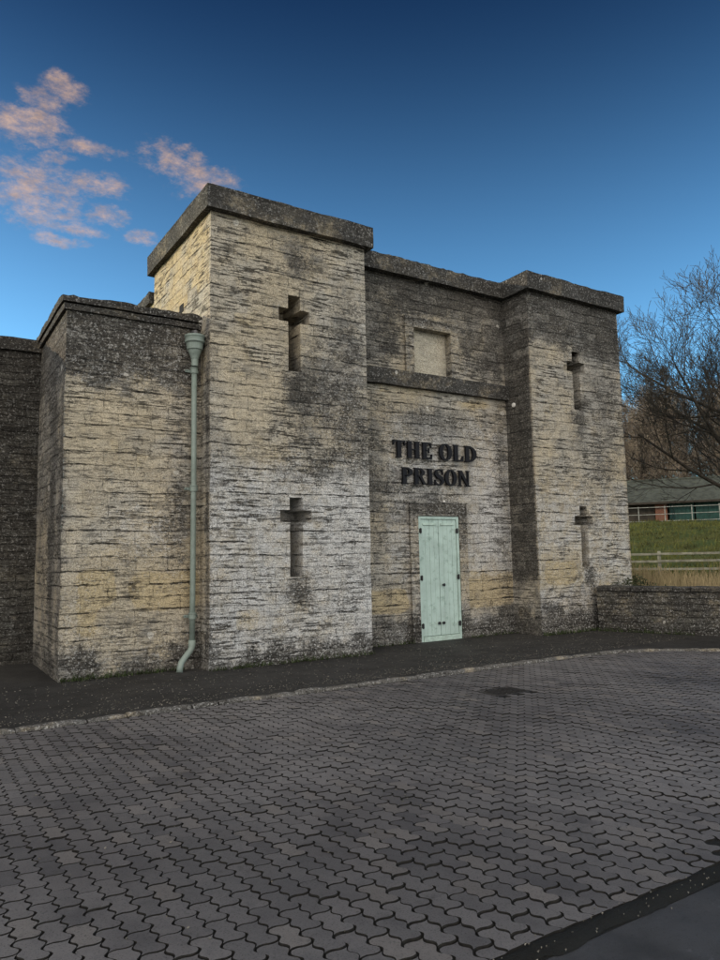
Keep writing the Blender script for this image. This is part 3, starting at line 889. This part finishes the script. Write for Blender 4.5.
# interlocking pavers
def paver_mat():
    m, nt, b = newmat('charcoal concrete pavers')
    geo = nt.add('ShaderNodeNewGeometry'); g = geo.outputs['Position']; rnd = geo.outputs['Random Per Island']
    c = nt.mix(rnd, (.070,.068,.072), (.132,.126,.127))
    wear = nt.step(nt.noise(g, .45, 5, .65), .38, .66)
    c = nt.mix(nt.math('MULTIPLY', wear, .75), c, (.235,.226,.222))
    c = nt.mix(nt.step(nt.noise(g, .9, 6, .7), .50, .62, 0, .5), c, (.062,.063,.068))
    c = nt.mix(nt.math('MULTIPLY', nt.math('GREATER_THAN', nt.math('FRACT', nt.math('MULTIPLY', rnd, 17.3)), .9), .35), c, (.22,.20,.18))
    c = nt.mix(nt.step(nt.noise(g, 110, 4, .8), .5, .68, 0, .75), c, (.028,.028,.030))
    c = nt.mix(nt.step(nt.noise(g, 160, 4, .8), .60, .7, 0, .6), c, (.24,.24,.24))
    c = nt.mix(nt.step(nt.noise(g, 3.4, 8, .8), .56, .7, 0, .6), c, (.045,.046,.046))
    # scuffs and whitish wear
    c = nt.mix(nt.step(nt.noise(nt.scale(g, (1.0,2.2,1)), 4.2, 9, .85), .66, .72, 0, .6), c, (.26,.25,.24))
    spots = nt.add('ShaderNodeTexVoronoi'); nt.inp(spots.inputs['Vector'], g); spots.inputs['Scale'].default_value = 1.3
    ss = nt.add('ShaderNodeSeparateColor'); nt.inp(ss.inputs[0], spots.outputs['Color'])
    sp = nt.math('MULTIPLY', nt.math('LESS_THAN', spots.outputs['Distance'], nt.math('MULTIPLY', ss.outputs[1], .05)), nt.math('GREATER_THAN', ss.outputs[0], .5))
    c = nt.mix(nt.math('MULTIPLY', sp, .35), c, (.25,.25,.24))
    nt.inp(b.inputs['Base Color'], c)
    nt.inp(b.inputs['Roughness'], nt.step(nt.noise(g, 1.6, 5, .7), .35, .65, .58, .85))
    b.inputs['Specular IOR Level'].default_value = .4
    bump(nt, b, nt.noise(g, 120, 5, .8), .7, .004)
    return m
M_paver = paver_mat()
M_joint = simple('earth packed paver sides', (.016,.015,.013), .95, 30, .5)
PL, PWd = .208, .104
def paver_outline():
    # long sides zigzag, ends short; origin at centre, length along y
    hw, hl = PWd/2, PL/2; a = .0135
    def side(sign):
        # from bottom to top on side x=sign*hw : zig in/out in four steps
        pts = []
        N = 16
        for i in range(N+1):
            t = i/N
            # triangle-like rounded wave, 2 periods
            w = math.sin(4*math.pi*t)
            pts.append((sign*hw + a*w, -hl+PL*t))
        return pts
    Rr = side(1); Ll = side(-1)
    # ends: slight S
    top = []; bot = []
    M_ = 6
    for i in range(1, M_):
        t = i/M_
        w = math.sin(2*math.pi*t)
        top.append((hw-2*hw*t, hl-a*.38*w*(1)))
        bot.append((-hw+2*hw*t, -hl+a*.38*w))
    return Rr+top+Ll[::-1]+bot
OUT = paver_outline()
def kx_at(y):  # kerb x at given y on the right
    for (a, b_) in zip(KL[3:], KL[4:]):
        if b_[1] <= y <= a[1]: return lerp(a[0], b_[0], (y-a[1])/(b_[1]-a[1]))
    return 13
def fz(x, y): return .010*nz(x, y, .55, 90)+.004*nz(x, y, 2.2, 91)
mb = MB(); rp = random.Random(21)
gap = .0050
for ci in range(int(-5/PWd), int(12.6/PWd)):
    cx = ci*PWd
    off = (PL/2 if ci % 2 else 0)
    for rj in range(int(2.2/PL)-1, int(7.9/PL)+1):
        cy = rj*PL+off
        ymax = 7.72 if cx < 8.6 else 7.72
        if cy < 2.24 or cy > 7.80: continue
        if cx > kx_at(min(cy, 7.79))-.04: continue
        if cx > 8.6 and cy > 7.3 and cx > kx_at(cy)-.3: pass
        if 5.74 < cx < 6.30 and 6.20 < cy < 6.64: continue
        edge = cy < 2.6
        if edge and rp.random() < .02: continue
        z0 = fz(cx, cy)+rp.uniform(-.0016, .0016)+.004
        tx, ty = rp.uniform(-.008,.008), rp.uniform(-.008,.008); rot = rp.uniform(-.012,.012)
        if edge: z0 -= .001
        yclip0 = 2.30
        n0 = len(mb.v); k = len(OUT)
        ca, sa = math.cos(rot), math.sin(rot)
        for (sc, dz) in ((1.0, -.012), (1.0, -.002), (.955, .0)):
            for (x, y) in OUT:
                l = math.hypot(x, y)
                gx = x*(1-gap/l) if sc == 1.0 else x*(1-gap/l-.003/l*1)
                gy = y*(1-gap/l) if sc == 1.0 else y*(1-gap/l-.003/l*1)
                X = gx*ca-gy*sa; Y = gx*sa+gy*ca
                VX = cx+X; VY = cy+Y
                VY = max(VY, 2.315+.012*nz(VX, 0, 7, 95)); VY = min(VY, 7.722)
                if VX > 8.7: VX = min(VX, kx_at(min(VY, 7.79))-.085)
                mb.v.append((VX, VY, z0+dz+X*tx+Y*ty))
        for r_ in range(2):
            for i in range(k):
                j = (i+1) % k
                mb.f.append((n0+r_*k+i, n0+r_*k+j, n0+(r_+1)*k+j, n0+(r_+1)*k+i))
        mb.f.append(tuple(n0+2*k+i for i in range(k)))
fp = tag(mb.build('forecourt_paving', M_paver), kind='structure')
fp.data.materials.append(M_joint)
fp.data.polygons.foreach_set('material_index', [0 if len(f) > 4 else 1 for f in mb.f])

# silt strip between pavers and the road, ragged
mb = MB(); xs = frange(-6, 12.6, .05); nr = 5
for x in xs:
    y0 = 2.205+.035*nz(x, 0, 2.2, 101)+.015*nz(x, 0, 9, 102); y1 = 2.315+.03*nz(x, 0, 5, 103)+.05*max(0, nz(x, 0, 1.2, 104))
    for j in range(nr+1):
        t = j/nr; y = lerp(y0, y1, t)
        mb.v.append((x, y, -.009+.020*math.sin(math.pi*t)*(.6+.5*nz(x, y, 6, 105))))
for i in range(len(xs)-1):
    for j in range(nr):
        a = i*(nr+1)+j; mb.f.append((a, a+nr+1, a+nr+2, a+1))
tag(mb.build('gutter_silt', M_soil, smooth=True), kind='structure')

# drain cover
dc = empty('drain_cover', (6.02, 6.42, 0), 'dark iron drain grate set in the block paving near the kerb', 'drain cover')
mb = MB()
for (a, b_, c, d) in ((5.76,6.28,6.22,6.26),(5.76,6.28,6.58,6.62),(5.76,5.80,6.262,6.578),(6.24,6.28,6.262,6.578)):
    mb.box(a, b_, c, d, -.04, .010+fz(6.02, 6.42), .003)
mb.build('frame', M_iron, dc)
mb = MB()
for k in range(9):
    x = 5.825+k*.049; mb.box(x-.013, x+.013, 6.263, 6.577, -.03, .008+fz(6.02, 6.42), .003)
mb.box(5.802, 6.238, 6.41, 6.43, -.034, .004+fz(6.02, 6.42))
mb.build('grating', M_iron, dc)

# leaves, grit and chips lying about
M_leaf = simple('dead leaves and chips', (.17,.16,.135), .9, 30, .7)
mb = MB(); rg = random.Random(33)
for k in range(3900):
    x = rg.uniform(-2, 12.2) if k < 3800 else rg.uniform(1.2, 4.5)
    if rg.random() < .86: y = rg.uniform(7.86, 10.2) if rg.random() < .6 else 7.9+abs(rg.gauss(0, .25))
    else: y = rg.uniform(2.4, 7.75)
    if k >= 3800: y = rg.gauss(2.25, .05)
    if XA0-.05 < x < XA1+.05 and y > YA-.03: continue
    if x < XA0 and x > LX0 and y > LY-.03: continue
    if y > 7.7 and x > 9.3 and y < 7.9: continue
    z = .045+.02*(y-7.8)/3 if y > 7.84 else fz(x, y)+.008
    r_ = rg.uniform(.004, .012)*(1 if k < 3800 else .55)*(1.5 if rg.random() < .05 else 1); a = rg.uniform(0, 6.28); t1, t2 = rg.uniform(-.4,.4), rg.uniform(-.4,.4)
    n0 = len(mb.v); m_ = 5
    for i in range(m_):
        an = a+i*6.283/m_; rr = r_*rg.uniform(.6, 1.2)
        dx, dy = rr*math.cos(an), rr*.7*math.sin(an)
        mb.v.append((x+dx, y+dy, z+dx*t1+dy*t2+.004))
    mb.v.append((x, y, z-.004))
    mb.f.append(tuple(range(n0, n0+m_)))
    for i in range(m_): mb.f.append((n0+(i+1) % m_, n0+i, n0+m_))
tag(mb.build('leaf_litter', M_leaf), 'small pale leaf scraps and grit scattered over the pavement and paving', 'litter', kind='stuff')
# weeds at the wall foot
M_weed = simple('low moss and weeds', (.035,.05,.018), .9, 12, .4)
mb = MB(); rw = random.Random(41)
def foot():
    r_ = rw.random()
    if r_ < .25: return rw.uniform(LX0, 3.5), LY-.02
    if r_ < .5: return rw.uniform(XA0, XA1), YA-.02
    if r_ < .65: return rw.choice([rw.uniform(XA1, SX0), rw.uniform(SX1, XB0)]), YC-.03
    if r_ < .85: return rw.uniform(XB0, 12.1), YB-.02
    return (lambda t: (lerp(12.0, 12.6, t)-.2, lerp(9.86, 8.2, t)-.03))(rw.random())
for k in range(1500):
    x, y = foot(); y -= abs(rw.gauss(0, .05)); hgt = rw.uniform(.02, .085)*(1.8 if rw.random() < .08 else 1)
    a = rw.uniform(0, 6.28); ln = rw.uniform(.2, .9)*hgt; w = rw.uniform(.004, .011)
    dx, dy = math.cos(a), math.sin(a)
    z = .045
    mb.quad((x-dy*w, y+dx*w, z), (x+dy*w, y-dx*w, z), (x+dy*w*.4+dx*ln*.6, y-dx*w*.4+dy*ln*.6-.01, z+hgt*.7), (x+dx*ln, y+dy*ln-.01, z+hgt))
tag(mb.build('weeds', M_weed), 'thin fringe of moss and weeds along the foot of the stone walls', 'weeds', kind='stuff')

# ------------------------------------------------------------------ the field, fences, barn
HR = Vector((.564, -.826, 0)); HV = Vector((.826, .564, 0))   # along / away
def fw_(t, D): v = HV*D+HR*t; return v
M_rail = simple('weathered pale timber', (.23,.235,.20), .85, 5, .35, bmp=.4)
def fence(name, D, t0, t1, sp, rails, ph, pw, label, mat, rw_=.045, phase=0, tilt=0.0):
    e = empty(name, fw_((t0+t1)/2, D)+Vector((0,0,gz(*(fw_((t0+t1)/2, D))[:2]))), label, 'fence')
    rf = random.Random(int(D)); t = t0+phase; ps = []
    while t <= t1:
        q = fw_(t, D+tilt*t); z = gz(q.x, q.y); ps.append((q, z))
        mb = MB(); Mx = Matrix.Translation(Vector((q.x, q.y, z))) @ Matrix.Rotation(math.atan2(HR.y, HR.x), 4, 'Z')
        mb.box(-pw, pw, -pw, pw, -.3, ph+rf.uniform(-.02,.02), .01, M=Mx); mb.build('post', mat, e)
        t += sp
    for rh in rails:
        for (qa, za), (qb, zb) in zip(ps, ps[1:]):
            mb = MB(); d = Vector((qb.x, qb.y, zb))-Vector((qa.x, qa.y, za)); L = d.length
            mid = (Vector((qa.x,qa.y,za))+Vector((qb.x,qb.y,zb)))/2+Vector((0,0,rh+rf.uniform(-.015,.015)))-HV*(pw+.02)
            q = d.to_track_quat('X', 'Z').to_matrix().to_4x4()
            mb.box(-L/2, L/2, -.018, .018, -rw_, rw_, .004, M=Matrix.Translation(mid) @ q); mb.build('rail', mat, e)
fence('paddock_fence', 25.3, -9.0, 9.2, 2.6, (.90, .66, .42), 1.00, .050, 'pale three rail timber fence across the foot of the grass bank', M_rail, .036, phase=.85)
M_wh = simple('off white painted rails', (.20,.21,.20), .8, 3, .3)
fence('yard_fence', 55.5, -13, 14, 1.75, (1.12, .62, .12), 1.20, .032, 'thin off white rail fence in front of the slate roofed stable', M_wh, .022, phase=.55)

# stable: long low building with slate roof
st = empty('stable_block', fw_(0, 61)+Vector((0,0,3.6)), 'long low stable with grey slate roof, brick pier and teal doors', 'building')
MS = Matrix.Translation(fw_(0, 60)+Vector((0,0,3.65))) @ Matrix.Rotation(math.atan2(HR.y, HR.x), 4, 'Z')   # x along, y away
def brick_mat():
    m, nt, b = newmat('red brick')
    g = nt.add('ShaderNodeNewGeometry').outputs['Position']
    sx = nt.add('ShaderNodeSeparateXYZ'); nt.inp(sx.inputs[0], g)
    cb = nt.add('ShaderNodeCombineXYZ'); nt.inp(cb.inputs[0], nt.math('SUBTRACT', sx.outputs[0], sx.outputs[1])); nt.inp(cb.inputs[1], sx.outputs[2])
    bt = nt.add('ShaderNodeTexBrick'); nt.inp(bt.inputs['Vector'], cb.outputs[0])
    bt.inputs['Color1'].default_value = (.13,.042,.025,1); bt.inputs['Color2'].default_value = (.10,.035,.025,1); bt.inputs['Mortar'].default_value = (.15,.12,.09,1)
    bt.inputs['Scale'].default_value = 1; bt.inputs['Brick Width'].default_value = .3; bt.inputs['Row Height'].default_value = .08; bt.inputs['Mortar Size'].default_value = .008
    nt.inp(b.inputs['Base Color'], bt.outputs[0]); b.inputs['Roughness'].default_value = .9
    return m
M_brick = brick_mat()
M_slate = simple('grey slate', (.048,.056,.050), .85, 2.2, .35, bmp=.5, dirt=(.09,.10,.07))
M_teal = simple('teal boarded door paint', (.009,.040,.036), .7, 3, .25)
M_darkb = simple('dark stained boards', (.028,.024,.02), .85, 3, .4)
mb = MB()
mb.box(-16, 16, 6.5, 6.7, -.4, 1.95, M=MS); mb.box(-16, -15.8, 0, 6.498, -.4, 1.95, M=MS); mb.box(15.8, 16, 0, 6.498, -.4, 1.95, M=MS)
mb.build('wall', M_darkb, st)
mb = MB(); mb.box(-15.8, -.95, .25, .4, -.4, 1.93, M=MS); mb.build('wall', M_darkb, st)
for a, b_ in ((-.95, -.05), (5.6, 6.4), (11, 11.8), (-7.2, -6.6)):
    mb = MB(); mb.box(a+.05, b_, -.05, .5, -.4, 1.93, M=MS); mb.build('pier', M_brick, st)
for a in (.1, 1.95, 3.8, 6.5, 8.3):
    mb = MB()
    for k in range(6): mb.box(a+k*.29, a+k*.29+.283, .15, .22, .02, 1.9, .01, M=MS)
    mb.build('door', M_teal, st)
mb = MB()
# roof: two slopes with thickness, gridded so the slates undulate
for (y0, z0, y1, z1) in ((-.55, 1.72, 3.3, 3.72), (7.2, 1.72, 3.3, 3.72)):
    n1 = 44; n2 = 12
    for th_ in (0, -.12):
        base = len(mb.v)
        for j in range(n2+1):
            for i in range(n1+1):
                x = -16.4+32.8*i/n1; t = j/n2
                z = lerp(z0, z1, t)+th_+.035*nz(x, t*4, .35, 140)
                mb.v.append(tuple(MS @ Vector((x, lerp(y0, y1, t), z))))
        for j in range(n2):
            for i in range(n1):
                a = base+j*(n1+1)+i; mb.f.append((a, a+1, a+n1+2, a+n1+1))
roof = mb.build('roof', M_slate, st)
mb = MB(); mb.tube([tuple(MS @ Vector((x, 3.3, 3.75+.03*nz(x, 0, .35, 140)))) for x in range(-16, 17, 2)], .10, 8); mb.build('ridge_tiles', M_slate, roof)
mb = MB(); mb.box(-16.3, 16.3, -.62, -.54, 1.58, 1.74, M=MS); mb.build('gutter', M_darkb, roof)

# straw coloured reeds behind the low wall
M_straw = simple('dry straw stalks', (.34,.27,.15), .9, 1.5, .4)
mb = MB(); rs = random.Random(61)
for k in range(9000):
    D = rs.uniform(17.2, 23.8); t = rs.uniform(-3.2, 9.5)
    if t < -1.0 and rs.random() < .55*(-1.0-t): continue
    q = fw_(t, D); z = gz(q.x, q.y)
    h = rs.uniform(.40, .78)*(.80+.25*math.sin(t*2.1+D))
    a = rs.uniform(0, 6.28); ln = rs.uniform(.02, .20); w = rs.uniform(.004, .010)
    dx, dy = HR.x*w, HR.y*w; lx, ly = math.cos(a)*ln, math.sin(a)*ln
    mb.quad((q.x-dx, q.y-dy, z-.02), (q.x+dx, q.y+dy, z-.02), (q.x+dx*.8+lx*.4, q.y+dy*.8+ly*.4, z+h*.6), (q.x-dx*.8+lx*.4, q.y-dy*.8+ly*.4, z+h*.6))
    mb.quad((q.x-dx*.8+lx*.4, q.y-dy*.8+ly*.4, z+h*.6), (q.x+dx*.8+lx*.4, q.y+dy*.8+ly*.4, z+h*.6), (q.x+dx*.4+lx, q.y+dy*.4+ly, z+h), (q.x-dx*.4+lx, q.y-dy*.4+ly, z+h))
tag(mb.build('dry_grass', M_straw), 'band of upright straw coloured dead grass behind the low wall', 'dry grass', kind='stuff')
# tufts on the bank
M_tuft = simple('grass tufts', (.062,.068,.017), .95, .8, .6)
mb = MB()
for k in range(15000):
    D = 24+32*rs.random(); t = rs.uniform(-4, 11)
    q = fw_(t, D); z = gz(q.x, q.y)+.18*nz(q.x, q.y, .25, 60)*min(1, (D-20)/10)
    h = rs.uniform(.08, .24); w = rs.uniform(.015, .04); a = rs.uniform(0, 3.14); dx, dy = math.cos(a)*w, math.sin(a)*w
    lx, ly = rs.uniform(-.1,.1), rs.uniform(-.1,.1)
    mb.poly([(q.x-dx, q.y-dy, z-.03), (q.x+dx, q.y+dy, z-.03), (q.x+lx, q.y+ly, z+h)])
tag(mb.build('grass_tufts', M_tuft), 'tufted green grass covering the bank below the stable', 'grass', kind='stuff')

# ------------------------------------------------------------------ bare trees
def grow(out_t, out_c, pos, d, length, rad, lvl, maxl, rng, P):
    n = P['seg'][lvl]; pts = [pos.copy()]; rr = [rad]; dirs = [d.copy()]
    q = pos.copy(); dd = d.copy(); endf = P['taper'][lvl]
    for i in range(n):
        dd = (dd + Vector((rng.gauss(0,1), rng.gauss(0,1), rng.gauss(0,1)))*P['wig'][lvl] + Vector((0,0,1))*P['up'][lvl]).normalized()
        q = q+dd*(length/n); pts.append(q.copy()); rr.append(max(P['rmin'], rad*(1-(1-endf)*(i+1)/n))); dirs.append(dd.copy())
    (out_t if lvl == 0 else out_c).tube([tuple(p) for p in pts], rr, P['sides'][lvl], caps=(lvl < 1))
    if lvl >= maxl: return
    nc = P['kids'][lvl]; a0 = rng.uniform(0, 6.28)
    for k in range(nc):
        f = P['start'][lvl]+(1-P['start'][lvl])*(k+rng.random()*.8)/nc
        f = min(f, .999); i = int(f*n); tt = f*n-i
        p = pts[i].lerp(pts[i+1], tt); bd = dirs[i+1]
        ax = bd.cross(Vector((0,0,1)) if abs(bd.z) < .9 else Vector((1,0,0))).normalized()
        ax = Matrix.Rotation(a0+k*2.4+rng.uniform(-.4,.4), 3, bd) @ ax
        ang = R(rng.uniform(*P['ang'][lvl]))
        nd = (Matrix.Rotation(ang, 3, ax) @ bd).normalized()
        r_here = rr[i]*.5+rr[i+1]*.5
        grow(out_t, out_c, p, nd, length*rng.uniform(*P['len'][lvl])*(1.15-.45*f), max(P['rmin'], r_here*P['rk'][lvl]), lvl+1, maxl, rng, P)

def bark(name, c1, c2, sc=3):
    m, nt, b = newmat(name)
    g = nt.add('ShaderNodeNewGeometry').outputs['Position']
    c = nt.mix(nt.step(nt.noise(g, sc, 6, .75), .35, .65), c1, c2)
    nt.inp(b.inputs['Base Color'], c); b.inputs['Roughness'].default_value = .9
    bump(nt, b, nt.noise(nt.scale(g, (1,1,.3)), 25, 5, .7), .8, .02)
    return m
M_bark = bark('dark bark', (.035,.030,.024), (.085,.075,.058))
M_far = bark('brown winter twigs', (.11,.09,.07), (.23,.195,.16), .6)

PB = dict(seg=[7,8,7,5,4,3], wig=[.06,.09,.11,.12,.13,.12], up=[.02,.07,.09,.10,.10,.08], taper=[.55,.35,.3,.3,.35,.5], rmin=.0038,
          sides=[10,7,5,4,3,3], kids=[11,8,7,6,4,0], start=[.24,.15,.12,.12,.12,0], ang=[(32,66),(28,55),(25,50),(25,50),(25,48),(0,1)],
          len=[(.85,1.15),(.42,.62),(.42,.62),(.45,.65),(.45,.7),(1,1)], rk=[.50,.50,.52,.55,.6,1])
rt = random.Random(97)
bt_loc = fw_(2.9, 20.0); bt_loc.z = gz(bt_loc.x, bt_loc.y)
bt = empty('bare_tree', bt_loc, 'large dark leafless tree with upswept twiggy branches at the right edge, nearest of the trees', 'tree', base=False)
T, Cc = MB(), MB()
grow(T, Cc, Vector((0,0,-.2)), Vector((-.10,.05,1)).normalized(), 4.8, .18, 0, 5, rt, PB)
T.build('trunk', M_bark, bt, smooth=True); Cc.build('crown', M_bark, bt, smooth=True)

PF = dict(seg=[8,5,4,3], wig=[.035,.10,.14,.15], up=[.03,.10,.12,.10], taper=[.25,.3,.35,.5], rmin=.015,
          sides=[6,4,3,3], kids=[27,9,7,0], start=[.22,.15,.1,0], ang=[(32,60),(30,55),(28,55),(0,1)],
          len=[(.24,.40),(.40,.60),(.45,.70),(1,1)], rk=[.36,.5,.55,1])
variants = []
for v in range(4):
    rv = random.Random(200+v); T, Cc = MB(), MB()
    grow(T, Cc, Vector((0,0,-.4)), Vector((rv.uniform(-.05,.05), rv.uniform(-.05,.05), 1)).normalized(), 12.8, .24, 0, 3, rv, PF)
    variants.append((T, Cc))
protos = []
def far_tree(v, loc, s, rz, label):
    e = empty('woodland_tree', loc, label, 'tree', 'leafless trees behind the stable', base=False)
    e.rotation_euler = (0, 0, rz); e.scale = (s, s, s*1.0)
    for nm, me in zip(('trunk', 'crown'), variants_me[v]):
        o = bpy.data.objects.new(nm, me); COL.objects.link(o); o.parent = e
    return e
variants_me = []
for (T, Cc) in variants:
    ms = []
    for nm, mbx in (('trunk', T), ('crown', Cc)):
        me = bpy.data.meshes.new(nm); me.from_pydata(mbx.v, [], mbx.f); me.materials.append(M_far if nm == 'crown' else M_bark)
        ms.append(me)
    variants_me.append(ms)
rr_ = random.Random(303)
k = 0
for row, (D, n, hs) in enumerate(((72, 11, .88), (77, 11, .96), (84, 11, 1.06), (93, 11, 1.18))):
    for i in range(n):
        t = -11.5+3.1*i+rr_.uniform(-.9, .9)+row*.7
        q = fw_(t, D+rr_.uniform(-2, 2)); q.z = gz(q.x, q.y)
        # crown line climbs to the right as in the photograph
        s = hs*(.93+.02*t*.25)*rr_.uniform(.90, 1.08)
        far_tree(k % 4, q, s, rr_.uniform(0, 6.28), 'slender brown leafless tree in the wood behind the stable roof')
        k += 1

# scrub on the wall end
M_scrub = simple('dark bramble leaves', (.040,.048,.020), .8, 9, .5)
sc_loc = Vector((12.75, 9.55, .1))
sb = empty('bramble_bush', sc_loc, 'dark tangled bramble spilling over the low wall beside the far tower', 'bush', base=False)
mb = MB(); rb = random.Random(71)
for k in range(90):
    a = rb.uniform(0, 6.28); r0 = rb.uniform(0, .3); p = Vector((r0*math.cos(a), r0*math.sin(a), 0)); d = Vector((math.cos(a)*.8, math.sin(a)*.8, 1.4)).normalized(); pts = [p.copy()]
    for j in range(6):
        p = p+d*rb.uniform(.12, .2); d = (d+Vector((rb.gauss(0,.15), rb.gauss(0,.15), -.22))).normalized(); pts.append(p.copy())
    mb.tube([tuple(q) for q in pts], [.007,.006,.005,.004,.003,.003,.002], 3, caps=False)
mb.build('stems', M_far, sb)
mb = MB()
for k in range(2600):
    a = rb.uniform(0, 6.28); r0 = abs(rb.gauss(0, .38)); z = rb.uniform(.1, 1.05)*(1-.35*min(1, r0))
    c = Vector((r0*math.cos(a), r0*math.sin(a)*.9, z)); s = rb.uniform(.012, .032)
    u = Vector((rb.gauss(0,1), rb.gauss(0,1), rb.gauss(0,1))).normalized(); w = u.cross(Vector((rb.gauss(0,1), rb.gauss(0,1), rb.gauss(0,1)))).normalized()
    mb.quad(c-u*s, c+w*s*.6, c+u*s, c-w*s*.6)
mb.build('leaves', M_scrub, sb)

# ------------------------------------------------------------------ camera
f_px = 717.92
cam = bpy.data.cameras.new('camera'); co = bpy.data.objects.new('camera', cam); COL.objects.link(co)
cam.sensor_fit = 'VERTICAL'; cam.sensor_height = 24; cam.lens = f_px/960*24
Fv = Vector((0.53420967, 0.83852294, 0.10723477)); Rv = Vector((0.84436671, -0.53539934, -0.01980917)); Uv = Vector((-0.04080298, -0.10112772, 0.99403637))
m = Matrix.Identity(4)
for i in range(3): m[i][0] = Rv[i]; m[i][1] = Uv[i]; m[i][2] = -Fv[i]
m[2][3] = 1.6
co.matrix_world = m
cam.clip_end = 3000; cam.clip_start = .05
scene.camera = co

# ------------------------------------------------------------------ sun and sky
SUN_AZ = 145.0     # degrees from +X, counter-clockwise
SUN_EL = 13.0
sd = Vector((math.cos(R(SUN_AZ))*math.cos(R(SUN_EL)), math.sin(R(SUN_AZ))*math.cos(R(SUN_EL)), math.sin(R(SUN_EL))))
sl = bpy.data.lights.new('sun', 'SUN'); sl.energy = 1.25; sl.angle = R(.6); sl.color = (1, .78, .52)
so = bpy.data.objects.new('sun', sl); COL.objects.link(so)
so.rotation_euler = sd.to_track_quat('Z', 'Y').to_euler(); so.location = (-20, 30, 20)

w = bpy.data.worlds.new('World'); scene.world = w; w.use_nodes = True
nt = NT(w.node_tree); w.node_tree.nodes.clear()
outw = nt.add('ShaderNodeOutputWorld'); bg = nt.add('ShaderNodeBackground'); nt.l.new(bg.outputs[0], outw.inputs[0])
sky = nt.add('ShaderNodeTexSky', sky_type='NISHITA'); sky.sun_disc = False
sky.sun_elevation = R(SUN_EL); sky.sun_rotation = R(90-SUN_AZ)
sky.air_density = 1.0; sky.dust_density = .4; sky.ozone_density = 1.5
tc = nt.add('ShaderNodeTexCoord').outputs['Generated']
dirn = nt.vm('NORMALIZE', tc)
skyc = sky.outputs[0]
# clouds: small sunset cumulus, low in the sky to the left
def pdir(u, v): return (Fv+Rv*((u-360)/f_px)-Uv*((v-480)/f_px)).normalized()
blobs = [(22,124,42,17),(24,192,46,30),(66,86,22,10),(37,95,20,8),(88,147,32,9),(62,160,16,7),(100,186,26,11),(105,214,22,10),(72,226,28,7),(144,236,16,8),(168,160,28,17),(196,158,14,8),(206,184,34,17),(184,150,16,8),(40,210,26,9),(60,240,30,6)]
wn = nt.noise(dirn, 14, 4, .6, 0, True)
dw = nt.vm('ADD', dirn, nt.scale(nt.vm('SUBTRACT', wn, (.5,.5,.5)), (.045,.045,.030)))
acc = None
for (u, v, ru, rv) in blobs:
    c = pdir(u, v); a = c.cross(Vector((0,0,1))).normalized(); bvec = a.cross(c).normalized()
    s = f_px*1.15
    kx = nt.vm('DOT_PRODUCT', dw, tuple(a*(s/ru))); kz = nt.vm('DOT_PRODUCT', nt.vm('SUBTRACT', dw, tuple(c)), tuple(bvec*(s/rv)))
    d2 = nt.math('ADD', nt.math('MULTIPLY', kx, kx), nt.math('MULTIPLY', kz, kz))
    fr = nt.math('GREATER_THAN', nt.vm('DOT_PRODUCT', dirn, tuple(c)), .5)
    e = nt.math('MULTIPLY', nt.math('SUBTRACT', 1.0, nt.math('MULTIPLY', d2, .42)), fr, clamp=True)
    acc = e if acc is None else nt.math('MAXIMUM', acc, e)
dens = nt.math('ADD', acc, nt.math('MULTIPLY', nt.math('SUBTRACT', nt.noise(nt.scale(dirn, (1,1,2.0)), 30, 10, .72, 0), .53), 3.1))
cl = nt.math('MULTIPLY', nt.step(dens, .18, 1.75), nt.step(acc, .0, .6))
CLOUD = (2.5, 1.62, 1.10)
shade = nt.step(nt.noise(nt.scale(dirn, (1,1,2)), 40, 6, .7), .35, .65, .72, 1.1)
cc = nt.mix(1.0, CLOUD, shade, 'MULTIPLY')
sz = nt.add('ShaderNodeSeparateXYZ'); nt.inp(sz.inputs[0], dirn)
deep = nt.step(sz.outputs[2], .12, .74)
skyt = nt.mix(1.0, skyc, nt.mix(deep, (.47, .82, 1.03), (.021, .064, .138)), 'MULTIPLY')
fin = nt.mix(nt.math('MULTIPLY', cl, .88), skyt, cc)
# unseen bright cloud bank behind the viewer, added to light the front walls
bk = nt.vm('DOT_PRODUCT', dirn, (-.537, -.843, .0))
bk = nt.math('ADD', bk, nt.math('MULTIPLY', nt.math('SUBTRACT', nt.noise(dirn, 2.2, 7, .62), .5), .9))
fill_mask = nt.step(bk, .05, .55)
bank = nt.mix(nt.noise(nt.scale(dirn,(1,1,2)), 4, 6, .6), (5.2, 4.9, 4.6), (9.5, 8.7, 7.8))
fin = nt.mix(nt.math('MULTIPLY', fill_mask, .9), fin, bank)
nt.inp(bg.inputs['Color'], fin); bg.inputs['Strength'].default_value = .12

# ------------------------------------------------------------------ render settings
scene.render.engine = 'CYCLES'
vs = scene.view_settings
vs.view_transform = 'Standard'; vs.look = 'None'; vs.gamma = 1; vs.use_curve_mapping = False
vs.exposure = 1.3
scene.render.resolution_x = 768; scene.render.resolution_y = 1024
